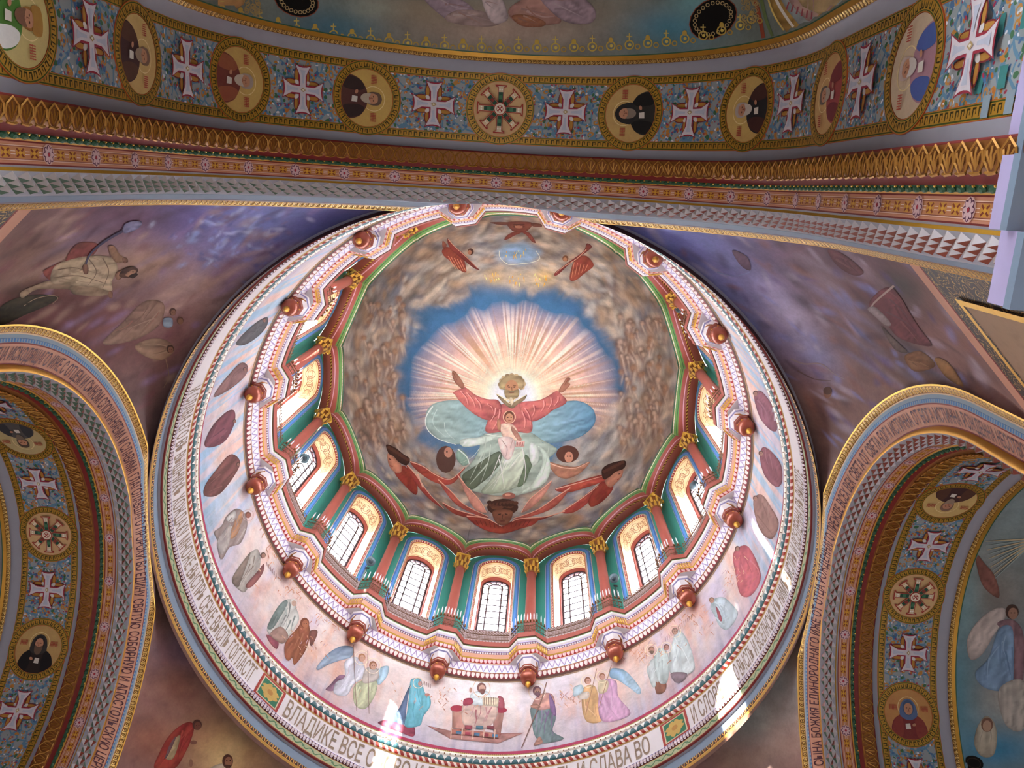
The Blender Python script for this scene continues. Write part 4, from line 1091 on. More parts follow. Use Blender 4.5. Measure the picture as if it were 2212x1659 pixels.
def cross_outline(g):
    arm = [(x + (g if x > 0 else 0), y + (g if i > 1 else g)) for i, (x, y) in enumerate(CROSS_A)]
    arm = [(-x, y) for x, y in arm[:-1]][::1] + [arm[-1]] + arm[:-1][::-1]
    out = []
    for k in range(4): out += rot4(arm, (4 - k) % 4)
    return out
def make_cross(side, s0, d0, up, par):
    mp_ = soffit_map(side, s0, d0, up); D = Drape(lambda Q, l: mp_(Q * .9, l), .3, .003, .01)
    for k in range(4):
        a = math.radians(45 + 90 * k)
        for da in (-17, 17):
            b = a + math.radians(da)
            D.ell(.47 * math.cos(b), .47 * math.sin(b), .24, .09, '#7a2c30', math.degrees(b) + da * 1.6, 14)
            D.ell(.47 * math.cos(b), .47 * math.sin(b), .2, .06, '#b4803a', math.degrees(b) + da * 1.6, 14)
        D.ell(.28 * math.cos(a), .28 * math.sin(a), .12, .07, '#d8d0cc', math.degrees(a), 10)
        D.ell(.78 * math.cos(a), .78 * math.sin(a), .1, .05, '#466a94', math.degrees(a), 10); D.ell(.72 * math.cos(a), .72 * math.sin(a), .05, .03, '#a03048', math.degrees(a), 8)
    D.poly(cross_outline(.05), '#983042', False); D.poly(cross_outline(.0), '#d2c8ce', False)
    for k in range(4): D.poly(rot4([(-.03, .2), (-.05, .45), (-.1, .6), (.1, .6), (.05, .45), (.03, .2)], k), '#b9bccb', False)
    D.poly([(0, .1), (.07, 0), (0, -.1), (-.07, 0)], '#b49a6a', False); D.poly([(0, .05), (.035, 0), (0, -.05), (-.035, 0)], '#e8e0d0', False)
    D.obj('painted_cross', par)
def make_wheel(side, s0, d0, up, par):
    f = soffit_map(side, s0, d0, up)
    m = annulus('key_ring', f, .84, 1.1, KEY, .02, par)
    D = Drape(f, .3, .003, .008)
    D.ell(0, 0, .86, .86, '#d3ac7c', 0, 40)
    for k in range(8):
        a = PI / 4 * k; c, s = math.cos(a), math.sin(a)
        R = lambda L: [(x * c - y * s, x * s + y * c) for x, y in L]
        D.poly(R([(.1, -.1), (.66, -.1), (.68, -.17), (.74, -.19), (.74, .19), (.68, .17), (.66, .1), (.1, .1)]), '#a23c34', False)
        D.poly(R([(.12, -.075), (.68, -.075), (.7, -.15), (.7, .15), (.68, .075), (.12, .075)]), '#e0c49c' if k % 2 else '#d8c4a4', False)
        D.poly(R([(.2, -.07), (.52, -.07), (.52, .07), (.2, .07)]), '#2f5240', False); D.poly(R([(.3, -.05), (.42, -.05), (.42, .05), (.3, .05)]), '#8a3c34' if k % 2 else '#4a7a58', False)
        for w in (-.035, .035): D.ell(*R([(.6, w)])[0], .028, .028, '#f4ece0', 0, 8)
    D.ell(0, 0, .2, .2, '#a23c34', 0, 24); D.ell(0, 0, .17, .17, '#e6d6c0', 0, 24); D.ell(0, 0, .11, .11, '#a23c34', 0, 20)
    for k in range(4): D.poly(rot4([(.0, .02), (.05, .09), (-.05, .09)], k), '#f0e4d0', False)
    D.obj('painted_wheel', m)
def make_icon(side, s0, d0, up, par, st):
    """bust of a saint: st = robe, mantle, hair, beard, hood"""
    f = soffit_map(side, s0, d0, up); robe, mantle, hair, beard, hood, bg = st
    m = annulus('key_ring', f, .84, 1.1, KEY, .02, par)
    D = Drape(f, .3, .003, .008)
    D.ell(0, 0, .86, .86, bg, 0, 40); D.ring(0, 0, .85, .03, '#8a4a28', 40)
    D.ring(0, .22, .36, .02, '#e8d29a')
    D.poly([(-.62, -.58), (-.55, -.25), (-.38, -.08), (-.16, .02), (.16, .02), (.38, -.08), (.55, -.25), (.62, -.58), (.3, -.8), (-.3, -.8)], robe)
    D.poly([(-.6, -.56), (-.5, -.2), (-.3, -.06), (-.2, -.3), (-.26, -.74), (-.45, -.7)], mantle); D.poly([(.6, -.56), (.5, -.2), (.3, -.06), (.2, -.3), (.26, -.74), (.45, -.7)], mantle)
    if hood: D.poly([(-.3, -.05), (-.27, .28), (-.15, .46), (0, .52), (.15, .46), (.27, .28), (.3, -.05), (0, -.2)], hood)
    D.ell(0, .22, .2, .26, hair, 0, 20); D.ell(0, .18, .155, .2, '#c08a6c', 0, 20)
    if not hood and hair != '#9c6a34': D.poly([(-.19, .2), (-.17, .4), (0, .49), (.17, .4), (.19, .2), (.12, .33), (0, .36), (-.12, .33)], hair)
    if hair == '#9c6a34': D.poly([(-.22, .3), (-.24, .55), (0, .62), (.24, .55), (.22, .3), (0, .34)], '#a87c3c')
    if beard: D.poly([(-.15, .12), (-.08, .1), (0, .07), (.08, .1), (.15, .12), (.12, -.1), (0, -.2), (-.12, -.1)], beard)
    for e in (-.06, .06): D.ell(e, .21, .028, .014, '#3a221c', 0, 8)
    D.line([(0, .2), (.015, .13), (-.01, .12)], .018, '#8a5a44'); D.line([(-.04, .075), (.04, .075)], .016, '#8a3c34', False)
    D.poly([(-.14, -.32), (.02, -.3), (.04, -.48), (-.14, -.5)], '#d8cfc4', False); D.ell(.16, -.34, .07, .05, '#b98468', 30, 12)
    for sg in (-1, 1):
        for i in range(6): D.line([(sg * .55 + (i - 2.5) * .045, .12), (sg * .55 + (i - 2.5) * .045, .3)], .022, '#b05040', False)
        D.line([(sg * .55 - .13, .2), (sg * .55 + .13, .2)], .016, '#b05040', False)
    D.obj('painted_saint', m)
ICON = [('#5c3a34', '#3c2c2a', '#6a5448', '#b8a894', None, '#c9a45c'), ('#33302c', '#1f1d1c', '#2a2626', '#8a7a6c', '#2c2a2a', '#c4a064'), ('#7a4038', '#9a5a40', '#a8968a', '#c4b4a4', None, '#c8a460'), ('#2c2a2c', '#4a2c28', '#b4a49a', '#c8bcb0', None, '#cba864'),
        ('#4a3030', '#5c3c30', '#8a6a58', '#a08874', None, '#cfae70'), ('#a04a48', '#7c3438', '#7a6a60', '#a89888', None, '#c9a068'), ('#a87c88', '#4a5c98', '#c0a8a0', '#cfc4bc', None, '#c8b094'), ('#4f7a34', '#e0dcd8', '#9c6a34', '#7c5844', None, '#c8b478'), ('#2e2422', '#1e1a1c', '#2a2626', '#6a5444', '#3a3634', '#c09c64'), ('#7c3434', '#8a4038', '#4a5a78', None, '#5a6c90', '#c08a54'), ('#5a5654', '#3c3c40', '#5a4a40', '#7a6a5c', None, '#bca878')]
ST = 7.6 * math.radians(32.15)
plan = {'near': [(-4, 7), (-3, 4), (-2, 2), (-1, 0), (0, 'w'), (1, 1), (2, 3), (3, 5), (4, 6)], 'left': [(-1, 10), (0, 'w'), (1, 8)], 'right': [(-1, 4), (0, 'w'), (1, 9)]}
for side, L in plan.items():
    par = ARCHES[side]
    for i, q in L:
        s0 = i * ST; up = 1 if s0 <= 0 else -1
        if q == 'w': make_wheel(side, s0, 15.8, up, par)
        else: make_icon(side, s0, 15.8, up, par, ICON[q])
    for i in range(-5, 5):
        s0 = (i + .5) * ST
        if visible(arch_pt(side, s0, 15.8, 7.6, False), 60): make_cross(side, s0, 15.8, 1 if s0 < 0 else -1, par)
# rosettes: eight petals, outlined
def rosette_mesh():
    V = []; F = []; M = []
    def lobes(rp, rr, z, m, w):
        for k in range(8):
            a = PI / 4 * k; o = len(V); n = 10
            for i in range(n):
                t = 2 * PI * i / n; x, y = rr + rp * math.cos(t), w * math.sin(t)
                V.append((x * math.cos(a) - y * math.sin(a), x * math.sin(a) + y * math.cos(a), z))
            F.append(tuple(range(o, o + n))); M.append(m)
    def disc(r, z, m, n=20):
        o = len(V); V.extend([(r * math.cos(2 * PI * i / n), r * math.sin(2 * PI * i / n), z) for i in range(n)]); F.append(tuple(range(o, o + n))); M.append(m)
    disc(.185, .004, 0); lobes(.085, .09, .007, 1, .058); lobes(.06, .095, .010, 2, .036); disc(.035, .013, 3)
    return mkmesh('rosette', V, F, [flat('rosette_ground', '#d8b0a4', wear=0), flat('rosette_plum', '#5c2448', wear=0), flat('rosette_petal', '#d8b4b8', wear=0), flat('rosette_heart', '#b03040', wear=0)], M)
ROS = rosette_mesh()
for side, par in ARCHES.items():
    for i in range(-13, 14):
        s = i * 1.65504
        P = arch_pt(side, s, 13.52, 7.59, False)
        if visible(P) and (side != 'near' or -22.5 < s < 21.3): place(ROS, arch_frame(side, s, 13.52, 7.59), par)
# chequer of teal squares beyond the last cross, above the impost cornice
D = Drape(soffit_map('near', 0, 15.8, 1), .3)
for i, s in enumerate(np.arange(19.35, 21.4, .32)):
    for j, dd in enumerate((-.55, .15, .85, -.9)): 
        if (i + j) % 2 == 0: D.poly([(dd - .13, s), (dd + .17, s), (dd + .17, s + .2), (dd - .13, s + .2)], '#3f7f7c' if j != 3 else '#8a9aa4', False)
D.obj('painted_squares', ARCHES['near'])
# ------------------------------------------------------------------ lettering
def text_polys(body, size=1.0):
    cu = bpy.data.curves.new('lettering', 'FONT'); cu.body = body; cu.size = size; cu.fill_mode = 'FRONT'; cu.resolution_u = 3; cu.offset = .012
    o = bpy.data.objects.new('lettering', cu); COL.objects.link(o)
    dg = bpy.context.evaluated_depsgraph_get(); me = bpy.data.meshes.new_from_object(o.evaluated_get(dg))
    V = np.zeros(len(me.vertices) * 3); me.vertices.foreach_get('co', V); F = [tuple(p.vertices) for p in me.polygons]
    bpy.data.objects.remove(o); bpy.data.curves.remove(cu); bpy.data.meshes.remove(me)
    return V.reshape(-1, 3)[:, :2], F
INK = flat('dark_plum_lettering', '#4a2030', .5, 0, 0); INKG = flat('bronze_lettering', '#8a7460', .5, .2, 0)
def letter_arch(side, text, s0, s1, par):
    """letters along the text band of an arch, running from s0 to s1"""
    V, F = text_polys(text); w = V[:, 0].max(); h = .72
    s = s0 + (s1 - s0) * V[:, 0] / w; t = np.clip(V[:, 1] / h, -.25, 1.2)
    u = .15 + .7 * t            # across the band, 0 = inner edge
    d = 12.87 + (12.58 - 12.87) * u; r = 8.07 + (8.62 - 8.07) * u
    P = arch_pt(side, s * R0 / 8.3, d, r, False)
    e = arch_pt(side, s * R0 / 8.3, d - .9 * .012, r - .47 * .012, False)
    link('inscription', mkmesh('inscription', e, F, INK), par)
letter_arch('left', 'ЖИВОТВОРЯЩАГО ИЖЕ ОТ ОТЦА ИСХОДЯЩАГО ИЖЕ С ОТЦЕМ И СЫНОМ СПОКЛАНЯЕМА И СЛАВИМА ГЛАГОЛАВШАГО ПРОРОКИ ВО ЕДИНУ СВЯТУЮ СОБОРНУЮ И АПОСТОЛЬСКУЮ ЦЕРКОВЬ ИСПОВЕДУЮ ЕДИНО КРЕЩЕНИЕ', -15.9, 13.5, ARCHES['left'])
letter_arch('right', 'ВО ЕДИНАГО ГОСПОДА ИИСУСА ХРИСТА СЫНА БОЖИЯ ЕДИНОРОДНАГО ИЖЕ ОТ ОТЦА РОЖДЕННАГО ПРЕЖДЕ ВСЕХ ВЕК СВЕТА ОТ СВЕТА БОГА ИСТИННА ОТ БОГА ИСТИННА РОЖДЕННА НЕСОТВОРЕННА', 12.5, -16.2, ARCHES['right'])
def letter_ring(text, a0, a1, par):
    V, F = text_polys(text); w = V[:, 0].max()
    a = a0 + (a1 - a0) * V[:, 0] / w; z = 31.74 + (V[:, 1] / .72) * 1.14
    link('inscription', mkmesh('inscription', drum_pt(a, 12.955, z), F, INKG), par)
LV = lambda x_, y_: (lambda d: (lambda P: math.atan2(P[0], P[1]))(CAM + d * ((-(CAM[0] * d[0] + CAM[1] * d[1]) + math.sqrt((CAM[0] * d[0] + CAM[1] * d[1]) ** 2 - (d[0] ** 2 + d[1] ** 2) * (CAM[0] ** 2 + CAM[1] ** 2 - 12.97 ** 2))) / (d[0] ** 2 + d[1] ** 2))))(ray_of(x_, y_))
aL1, aL0 = LV(545, 1465), LV(398, 850)
letter_ring('И СЛАВА ЕГО ВЪ ВЫШНИХЪ ХОЖДАХУ МНОЖЕ ВЫСПРЬ СЕЖЕ ВЫСПЬ ГОГЛАСТГ', aL0 + (0 if aL0 < aL1 else -2 * PI), aL1, wall_text)
letter_ring('ВЛАДИКЕ ВСЕ СЛОВО И ГЛАВНЫ БЛГДТЬ ЧСТЬ И СЛАВА ВО', LV(612, 1535), LV(1405, 1615), wall_text)
letter_ring('И СЛОВЕ', LV(1493, 1545), LV(1560, 1490), wall_text)
letter_ring('О ВЫСПЬ И ВСЕЛНСКЪ КЪ НИМЪ ВЫСПРЬ И ВСЕЛЕННА ВЪ ВЫСОТЕ', LV(1590, 1462), LV(1712, 1000), wall_text)
# square ornament panels in the inscription ring
for x0, x1, y0, y1 in ((552, 604, 1480, 1530), (1432, 1488, 1600, 1560)):
    b0, b1 = LV(x0, y0), LV(x1, y1); c0 = (b0 + b1) / 2; hw = .055
    mp = lambda Q, l: (drum_pt(c0 + Q[:, 0] / 12.97, 12.965 - l, 32.3 + Q[:, 1]), np.ones(len(Q), bool))
    D = Drape(mp, .3)
    D.poly([(-.72, -.72), (.72, -.72), (.72, .72), (-.72, .72)], '#a8423c', False); D.poly([(-.6, -.62), (.6, -.62), (.6, .62), (-.6, .62)], '#d8c8a8', False); D.poly([(-.54, -.56), (.54, -.56), (.54, .56), (-.54, .56)], '#3c7a5c', False)
    for k in range(4): D.poly(rot4([(-.12, 0), (-.28, .3), (-.12, .5), (0, .4), (.12, .5), (.28, .3), (.12, 0)], k), '#c9a860')
    D.ell(0, 0, .16, .16, '#b88a4a')
    D.obj('ornament_panel', wall_text)
# ------------------------------------------------------------------ fresco figures
def mixhex(a, b, t):
    A = [int(a[i:i + 2], 16) for i in (1, 3, 5)]; B = [int(b[i:i + 2], 16) for i in (1, 3, 5)]
    return '#%02x%02x%02x' % tuple(int(x * (1 - t) + y * t) for x, y in zip(A, B))
def C(ox, oy, s):
    return lambda L: [(ox + x * s, oy + y * s) for x, y in L]
DG = 1.9
class Fig:
    """a painted figure: shapes given in photo coordinates of one close view"""
    def __init__(s, bvh, par, ox, oy, k, step=4.5, name='painted_figure'):
        st_ = name not in ('painted_figure', 'black_oval', 'niche_bands'); s.D = Drape(photo_map(bvh), step, .00012 if st_ else .0012, .012); s.c = C(ox, oy, k); s.k = k; s.par = par; s.n = name; s.amp = .5; s.fang = None; s.tone = None; s.last = '#808080'; s.gain = (1.75 if st_ else 1.45) if bvh is DOME_BVH else 1.0
    def p(s, L, col, sm=True, grad=None): s.last = col; s.D.poly(s.c(L), s.t(col), sm, grad and (s.t(grad[0]), grad[1]), None, (s.amp, s.fang, 5.5)); return s
    def t(s, c):
        return mixhex(c, s.tone[0], s.tone[1]) if s.tone else c
    def e(s, x, y, rx, ry, col, rot=0): (x, y), = s.c([(x, y)]); s.D.ell(x, y, rx * s.k, ry * s.k, s.t(col), rot, 16); return s
    def l(s, L, w, col, w2=None, sm=True): s.D.line(s.c(L), w * s.k, s.t(col), sm, None if w2 is None else w2 * s.k); return s
    def h(s, x, y, r, col='#efe0c8', w=4): (x, y), = s.c([(x, y)]); s.D.ring(x, y, r * s.k, w * s.k, col); return s
    def folds(s, L, cols, n=7, amt=.5, ang=None, w=5):
        """drapery folds: tapering strokes inside an outline"""
        P = np.array(L, float); R = np.random.default_rng(len(L) * 31 + int(P[0][0])); lo, hi = P.min(0), P.max(0)
        big = hi - lo; a0 = ang if ang is not None else (90 if big[1] > big[0] else 0)
        k = 0; tries = 0; base = s.last; n = int(n * .5)
        while k < n and tries < 140:
            tries += 1
            c = lo + R.random(2) * big; a = math.radians(a0 + R.normal() * 14); ln = max(big) * R.uniform(.18, .4) * amt
            q = np.array([c - ln * np.array([math.cos(a), math.sin(a)]), c + R.normal(size=2) * ln * .12, c + ln * np.array([math.cos(a), math.sin(a)])])
            if inside(P, q).all(): s.l([tuple(v) for v in q], w * R.uniform(.8, 1.9), mixhex(cols[k % len(cols)], base, .66), 1); k += 1
        return s
    def head(s, x, y, r, skin='#b58a72', hair='#4a342c', halo=None, beard=None):
        if halo: s.h(x, y, r * 1.9, halo, max(3, r * .16))
        s.e(x, y - r * .12, r, r * 1.12, hair); s.e(x + r * .12, y + r * .12, r * .72, r * .88, skin)
        if beard: s.p([(x - r * .5, y + r * .3), (x + r * .8, y + r * .3), (x + r * .5, y + r * 1.2), (x, y + r * 1.3)], beard)
        for q in (-.15, .35): s.e(x + q * r, y + r * .02, r * .12, r * .07, '#3a2620')
        return s
    def end(s):
        if s.gain != 1: s.D.C = [np.minimum(c * s.gain, .86) for c in s.D.C]
        return s.D.obj(s.n, s.par)
# ---- dome
f = Fig(DOME_BVH, dome, 900, 780, .3152)
f.p([(60, 420), (75, 330), (150, 280), (300, 270), (420, 330), (500, 400), (490, 480), (430, 520), (300, 570), (180, 550), (90, 490)], '#8fa39a', True, ('#5f7f86', (.8, -.2)))
f.l([(110, 310), (62, 390), (75, 470), (150, 535), (270, 572)], 9, '#c4cec2', 3).l([(140, 330), (110, 400), (130, 460), (200, 520)], 4, '#b0bfb6', 2).l([(190, 420), (200, 480), (260, 540)], 4, '#b8c6bc', 1)
f.p([(790, 400), (900, 330), (1010, 280), (1120, 275), (1210, 330), (1220, 430), (1120, 520), (950, 560), (800, 540)], '#7e9896', True, ('#4f7892', (.9, .1)))
robe = [(440, 520), (520, 490), (640, 480), (780, 490), (860, 540), (950, 590), (960, 620), (900, 680), (915, 760), (880, 840), (800, 890), (690, 920), (560, 925), (440, 905), (370, 880), (300, 790), (330, 740), (380, 690), (430, 600)]
f.p(robe, '#93a294').p([(300, 540), (440, 520), (560, 500), (480, 560), (330, 590)], '#b4c0b2')
f.p([(310, 790), (400, 720), (500, 650), (570, 620), (585, 680), (520, 770), (440, 840), (370, 880)], '#56604e')
f.p([(590, 660), (700, 600), (745, 640), (740, 760), (690, 860), (560, 905), (440, 900), (520, 800), (580, 720)], '#bcc6b2', True, ('#8a9880', (-.2, .9)))
f.p([(745, 640), (790, 700), (770, 770), (740, 840), (690, 860), (730, 740)], '#5f7058').p([(830, 580), (900, 640), (915, 760), (860, 850), (740, 900), (690, 920), (790, 840), (850, 740), (860, 650)], '#b6c6b6').p([(780, 560), (830, 590), (835, 680), (800, 720), (770, 650)], '#c4cfc2')
f.folds(robe, ['#6f7f6c', '#d6dcc8', '#5a6a58'], 26, .8, 110, 6)
f.l([(470, 500), (600, 520), (700, 500), (790, 500)], 5, '#c2cabc', 2).l([(650, 640), (590, 760), (470, 890)], 4, '#c8d0c0', 1).l([(430, 600), (380, 660), (300, 700)], 4, '#b4c0b0', 1)
f.p([(490, 400), (540, 330), (600, 290), (700, 280), (760, 320), (790, 400), (780, 490), (640, 480), (480, 490)], '#a65e58')
armL = [(250, 215), (300, 190), (335, 180), (400, 230), (480, 260), (560, 270), (580, 340), (500, 405), (420, 380), (350, 330), (290, 270), (265, 235)]
armR = [(710, 285), (830, 270), (900, 240), (960, 205), (1000, 235), (1030, 270), (1010, 300), (930, 340), (880, 380), (790, 415), (720, 350)]
f.p(armL, '#b2655d', True, ('#8f4c48', (.1, .8))).p(armR, '#b2655d', True, ('#8f4c48', (.1, .8)))
for L in ([(300, 205), (350, 300)], [(340, 215), (400, 320)], [(400, 250), (440, 340)], [(540, 320), (500, 420)], [(570, 330), (520, 470)], [(870, 270), (850, 350)], [(920, 250), (900, 330)], [(970, 240), (940, 310)], [(740, 320), (780, 440)], [(720, 340), (740, 460)], [(480, 290), (520, 340)], [(800, 300), (790, 380)]):
    m = ((L[0][0] + L[1][0]) / 2 + 12, (L[0][1] + L[1][1]) / 2); f.l([L[0], m, L[1]], 7, '#cf8a80', 2); f.l([(L[0][0] + 12, L[0][1] + 8), (m[0] + 10, m[1]), (L[1][0] + 10, L[1][1])], 5, '#7c3c3a', 1)
f.p([(240, 75), (262, 70), (300, 120), (325, 165), (320, 190), (295, 180), (255, 135)], '#8c5e4a').p([(975, 210), (985, 180), (1005, 150), (1030, 115), (1055, 120), (1040, 145), (1055, 160), (1030, 190), (1000, 215)], '#8c5e4a').l([(250, 80), (275, 130)], 5, '#6a4234', 2).l([(1040, 125), (1010, 170)], 5, '#6a4234', 2)
f.p([(545, 225), (600, 255), (640, 290), (700, 260), (755, 230), (740, 265), (690, 300), (650, 325), (590, 285)], '#7c6a50').l([(545, 225), (600, 258), (640, 290), (700, 262), (755, 230)], 5, '#d8c49c', 3)
for q_, (hx, hy) in enumerate(((585, 135), (600, 118), (622, 106), (650, 100), (680, 104), (706, 116), (724, 136), (732, 158), (576, 158), (584, 178), (722, 178))): f.e(hx, hy, 20, 17, ['#8f7c5c', '#a48f6c', '#77654a'][q_ % 3], q_ * 40)
f.p([(570, 165), (588, 118), (650, 96), (717, 113), (740, 152), (718, 198), (690, 180), (612, 180), (602, 198), (580, 188)], '#8f7c5a').e(652, 186, 46, 58, '#9c7050').p([(604, 195), (650, 205), (700, 195), (696, 245), (650, 272), (608, 245)], '#857252')
f.e(634, 178, 8, 4, '#2c1a14').e(670, 178, 8, 4, '#2c1a14').l([(652, 178), (654, 205)], 6, '#6a4630', 4).l([(632, 168), (620, 172)], 4, '#4a3020').l([(662, 168), (682, 170)], 4, '#4a3020').l([(636, 216), (668, 216)], 5, '#5c3024', 4)
f.l([(600, 265), (628, 262), (648, 285), (675, 258), (705, 250)], 9, '#cdb998', 3).p([(636, 255), (652, 250), (665, 280), (650, 305), (640, 285)], '#dccaa8')
f.h(635, 385, 42, '#d8a888', 5).e(635, 382, 34, 40, '#5c3a2c').e(636, 392, 27, 32, '#a87a5e').e(625, 388, 5, 3, '#2c1a14').e(648, 388, 5, 3, '#2c1a14').l([(628, 408), (645, 408)], 4, '#6a3428')
f.p([(575, 440), (620, 430), (670, 445), (700, 500), (720, 540), (660, 550), (590, 520)], '#cfae98').p([(560, 530), (650, 525), (675, 580), (645, 670), (600, 670), (570, 600)], '#cfb8ae').p([(550, 410), (572, 405), (575, 470), (556, 470)], '#a87a5e').p([(655, 450), (700, 500), (720, 545), (690, 540), (650, 480)], '#a87a68').l([(580, 540), (620, 600), (610, 660)], 5, '#8a6a60', 2).l([(660, 540), (640, 600)], 5, '#9a7a70', 2)
f.p([(682, 548), (742, 552), (738, 592), (676, 592)], '#d2a89c', False)
for i in range(4): f.l([(690 + i * 12, 558), (694 + i * 12, 584)], 4, '#7a3430', 3, False)
f.e(632, 928, 46, 22, '#8a5a4c').e(625, 922, 20, 9, '#c08a74')
f.end()
k2 = dict(ox=800, oy=930, k=.4724)
f = Fig(DOME_BVH, dome, **k2)   # six-winged head below
for L, c in (([(330, 330), (400, 365), (540, 405), (560, 425), (470, 405), (380, 380)], '#8c4034'), ([(310, 225), (370, 280), (430, 340), (540, 395), (500, 392), (400, 345), (345, 285)], '#9c5044'), ([(400, 205), (440, 255), (500, 320), (530, 375), (480, 362), (440, 300)], '#b58070'), ([(830, 230), (790, 265), (730, 315), (690, 375), (740, 352), (800, 290)], '#b58070'), ([(915, 262), (850, 305), (760, 365), (650, 405), (720, 398), (840, 352)], '#9c5044'), ([(890, 370), (800, 395), (680, 405), (640, 425), (760, 415)], '#8c4034'), ([(440, 392), (520, 400), (565, 420), (600, 440), (640, 420), (720, 410), (775, 398), (745, 432), (680, 452), (610, 472), (540, 462), (480, 432)], '#8a3a2e')):
    f.p(L, c).l([L[0], L[1], L[2], L[3]], 5, '#d49a84', 2)
for i in range(14): f.l([(460 + i * 21, 410 + 3 * abs(7 - i) * -1 + 18), (480 + i * 18, 450 - 2 * abs(7 - i))], 4, '#642820', 2)
f.e(605, 352, 72, 38, '#3c241b').p([(562, 368), (648, 368), (636, 420), (602, 436), (570, 416)], '#6f4836').e(580, 350, 30, 14, '#5c3a2a').e(635, 345, 24, 12, '#553526')
f.l([(585, 385), (598, 383)], 5, '#2c1a14', 3).l([(615, 383), (628, 385)], 5, '#2c1a14', 3).l([(606, 385), (603, 404), (610, 406)], 4, '#4e3024', 3).l([(594, 416), (616, 416)], 5, '#5a2c24', 3)
for q in range(16): f.e(545 + q * 8, 330 + 12 * abs(math.sin(q * 1.7)), 12, 9, ['#3a221a', '#4e3024'][q % 2])
f.end()
f = Fig(DOME_BVH, dome, **k2)   # winged youth at the cloud's edge, facing out
f.p([(180, 140), (240, 160), (300, 200), (370, 220), (432, 168), (412, 205), (370, 245), (300, 240), (220, 190)], '#9a4638').l([(182, 142), (240, 164), (300, 204), (365, 224), (430, 170)], 5, '#d8a08a', 2)
f.p([(110, 190), (150, 160), (190, 200), (215, 260), (205, 295), (150, 245)], '#86382c').p([(160, 150), (200, 195), (260, 280), (335, 358), (270, 315), (205, 240)], '#98443a').l([(160, 150), (205, 200), (265, 285), (335, 358)], 5, '#dca48e', 2)
f.p([(80, 105), (110, 125), (142, 160), (140, 190), (118, 195), (90, 170), (78, 135)], '#a97660').p([(72, 65), (112, 78), (150, 108), (180, 130), (165, 160), (130, 145), (105, 118), (82, 104)], '#3a221a').l([(84, 130), (94, 134)], 5, '#4a2c22', 3).l([(90, 160), (102, 166)], 5, '#8a3c34', 3).l([(215, 200), (240, 260), (235, 240)], 8, '#c9a494', 3)
for q in range(8): f.e(85 + q * 12, 78 + q * 8, 9, 7, '#4e3024')
f.end()
f = Fig(DOME_BVH, dome, **k2)
f.p([(845, 268), (950, 232), (1060, 203), (1075, 228), (985, 262), (900, 284)], '#9a4638').p([(875, 372), (960, 312), (1062, 238), (1005, 322), (930, 375)], '#98443a').l([(848, 268), (950, 240), (1060, 210)], 5, '#dca48e', 2).l([(878, 370), (965, 312), (1060, 240)], 5, '#dca48e', 2)
f.p([(1058, 235), (1112, 258), (1070, 318), (1012, 350), (1000, 312)], '#86382c').p([(1090, 212), (1125, 185), (1156, 178), (1150, 212), (1125, 240), (1098, 262), (1074, 238)], '#a97660').p([(1060, 178), (1100, 150), (1165, 138), (1162, 172), (1122, 190), (1092, 214), (1066, 222)], '#3a221a').l([(1136, 200), (1146, 196)], 5, '#4a2c22', 3).l([(1130, 226), (1138, 220)], 5, '#8a3c34', 3)
for q in range(8): f.e(1070 + q * 12, 188 - q * 6, 9, 7, '#4e3024')
f.end()
f = Fig(DOME_BVH, dome, **k2)
f.e(345, 132, 45, 62, '#4e362e').e(356, 100, 19, 24, '#a0725e').e(350, 98, 4, 3, '#2a1a14').p([(405, 85), (440, 110), (450, 150), (420, 160), (390, 120)], '#7f9a8a').l([(400, 85), (440, 120), (452, 155)], 6, '#c0ccc0', 3); f.end()
f = Fig(DOME_BVH, dome, **k2)
f.p([(812, 145), (880, 160), (940, 165), (1005, 143), (960, 195), (900, 220), (850, 205)], '#9c6e58').e(902, 108, 52, 40, '#503228').e(908, 122, 20, 25, '#b27e66').e(902, 118, 4, 3, '#2a1a14').e(915, 118, 4, 3, '#2a1a14').l([(820, 150), (880, 170), (940, 172), (1000, 145)], 5, '#d0a890', 2); f.end()
k3 = dict(ox=900, oy=470, k=.3307)
f = Fig(DOME_BVH, dome, **k3)
f.p([(165, 215), (200, 190), (262, 222), (300, 250), (325, 352), (280, 342), (230, 292), (180, 252)], '#8c4434').p([(200, 135), (240, 178), (312, 240), (400, 330), (412, 342), (375, 330), (296, 268), (218, 200)], '#78362e').p([(170, 150), (195, 175), (185, 200), (168, 190)], '#8a5242').e(352, 222, 20, 22, '#4a2e22').e(346, 226, 13, 15, '#9a6a50')
for i in range(5): f.l([(205 + i * 20, 250 + i * 6), (255 + i * 16, 335 + i * 3)], 5, '#c07a5c', 3)
f.l([(205, 140), (250, 190), (330, 262), (398, 330)], 5, '#c99a7c', 2); f.end()
f = Fig(DOME_BVH, dome, **k3)
f.p([(1150, 290), (1110, 250), (1060, 255), (1020, 300), (1000, 402), (1040, 408), (1100, 362), (1152, 322)], '#8c4434').p([(1112, 168), (1145, 190), (1100, 232), (1022, 282), (920, 375), (902, 362), (980, 300), (1088, 220)], '#78362e').e(972, 266, 20, 20, '#6a4630').e(970, 272, 13, 14, '#a07050')
for i in range(5): f.l([(1030 + i * 22, 290 + i * 4), (1012 + i * 22, 395 - i * 12)], 5, '#c07a5c', 3)
f.l([(1110, 205), (1050, 265), (960, 320), (910, 362)], 5, '#c99a7c', 2); f.end()
f = Fig(DOME_BVH, dome, **k3)
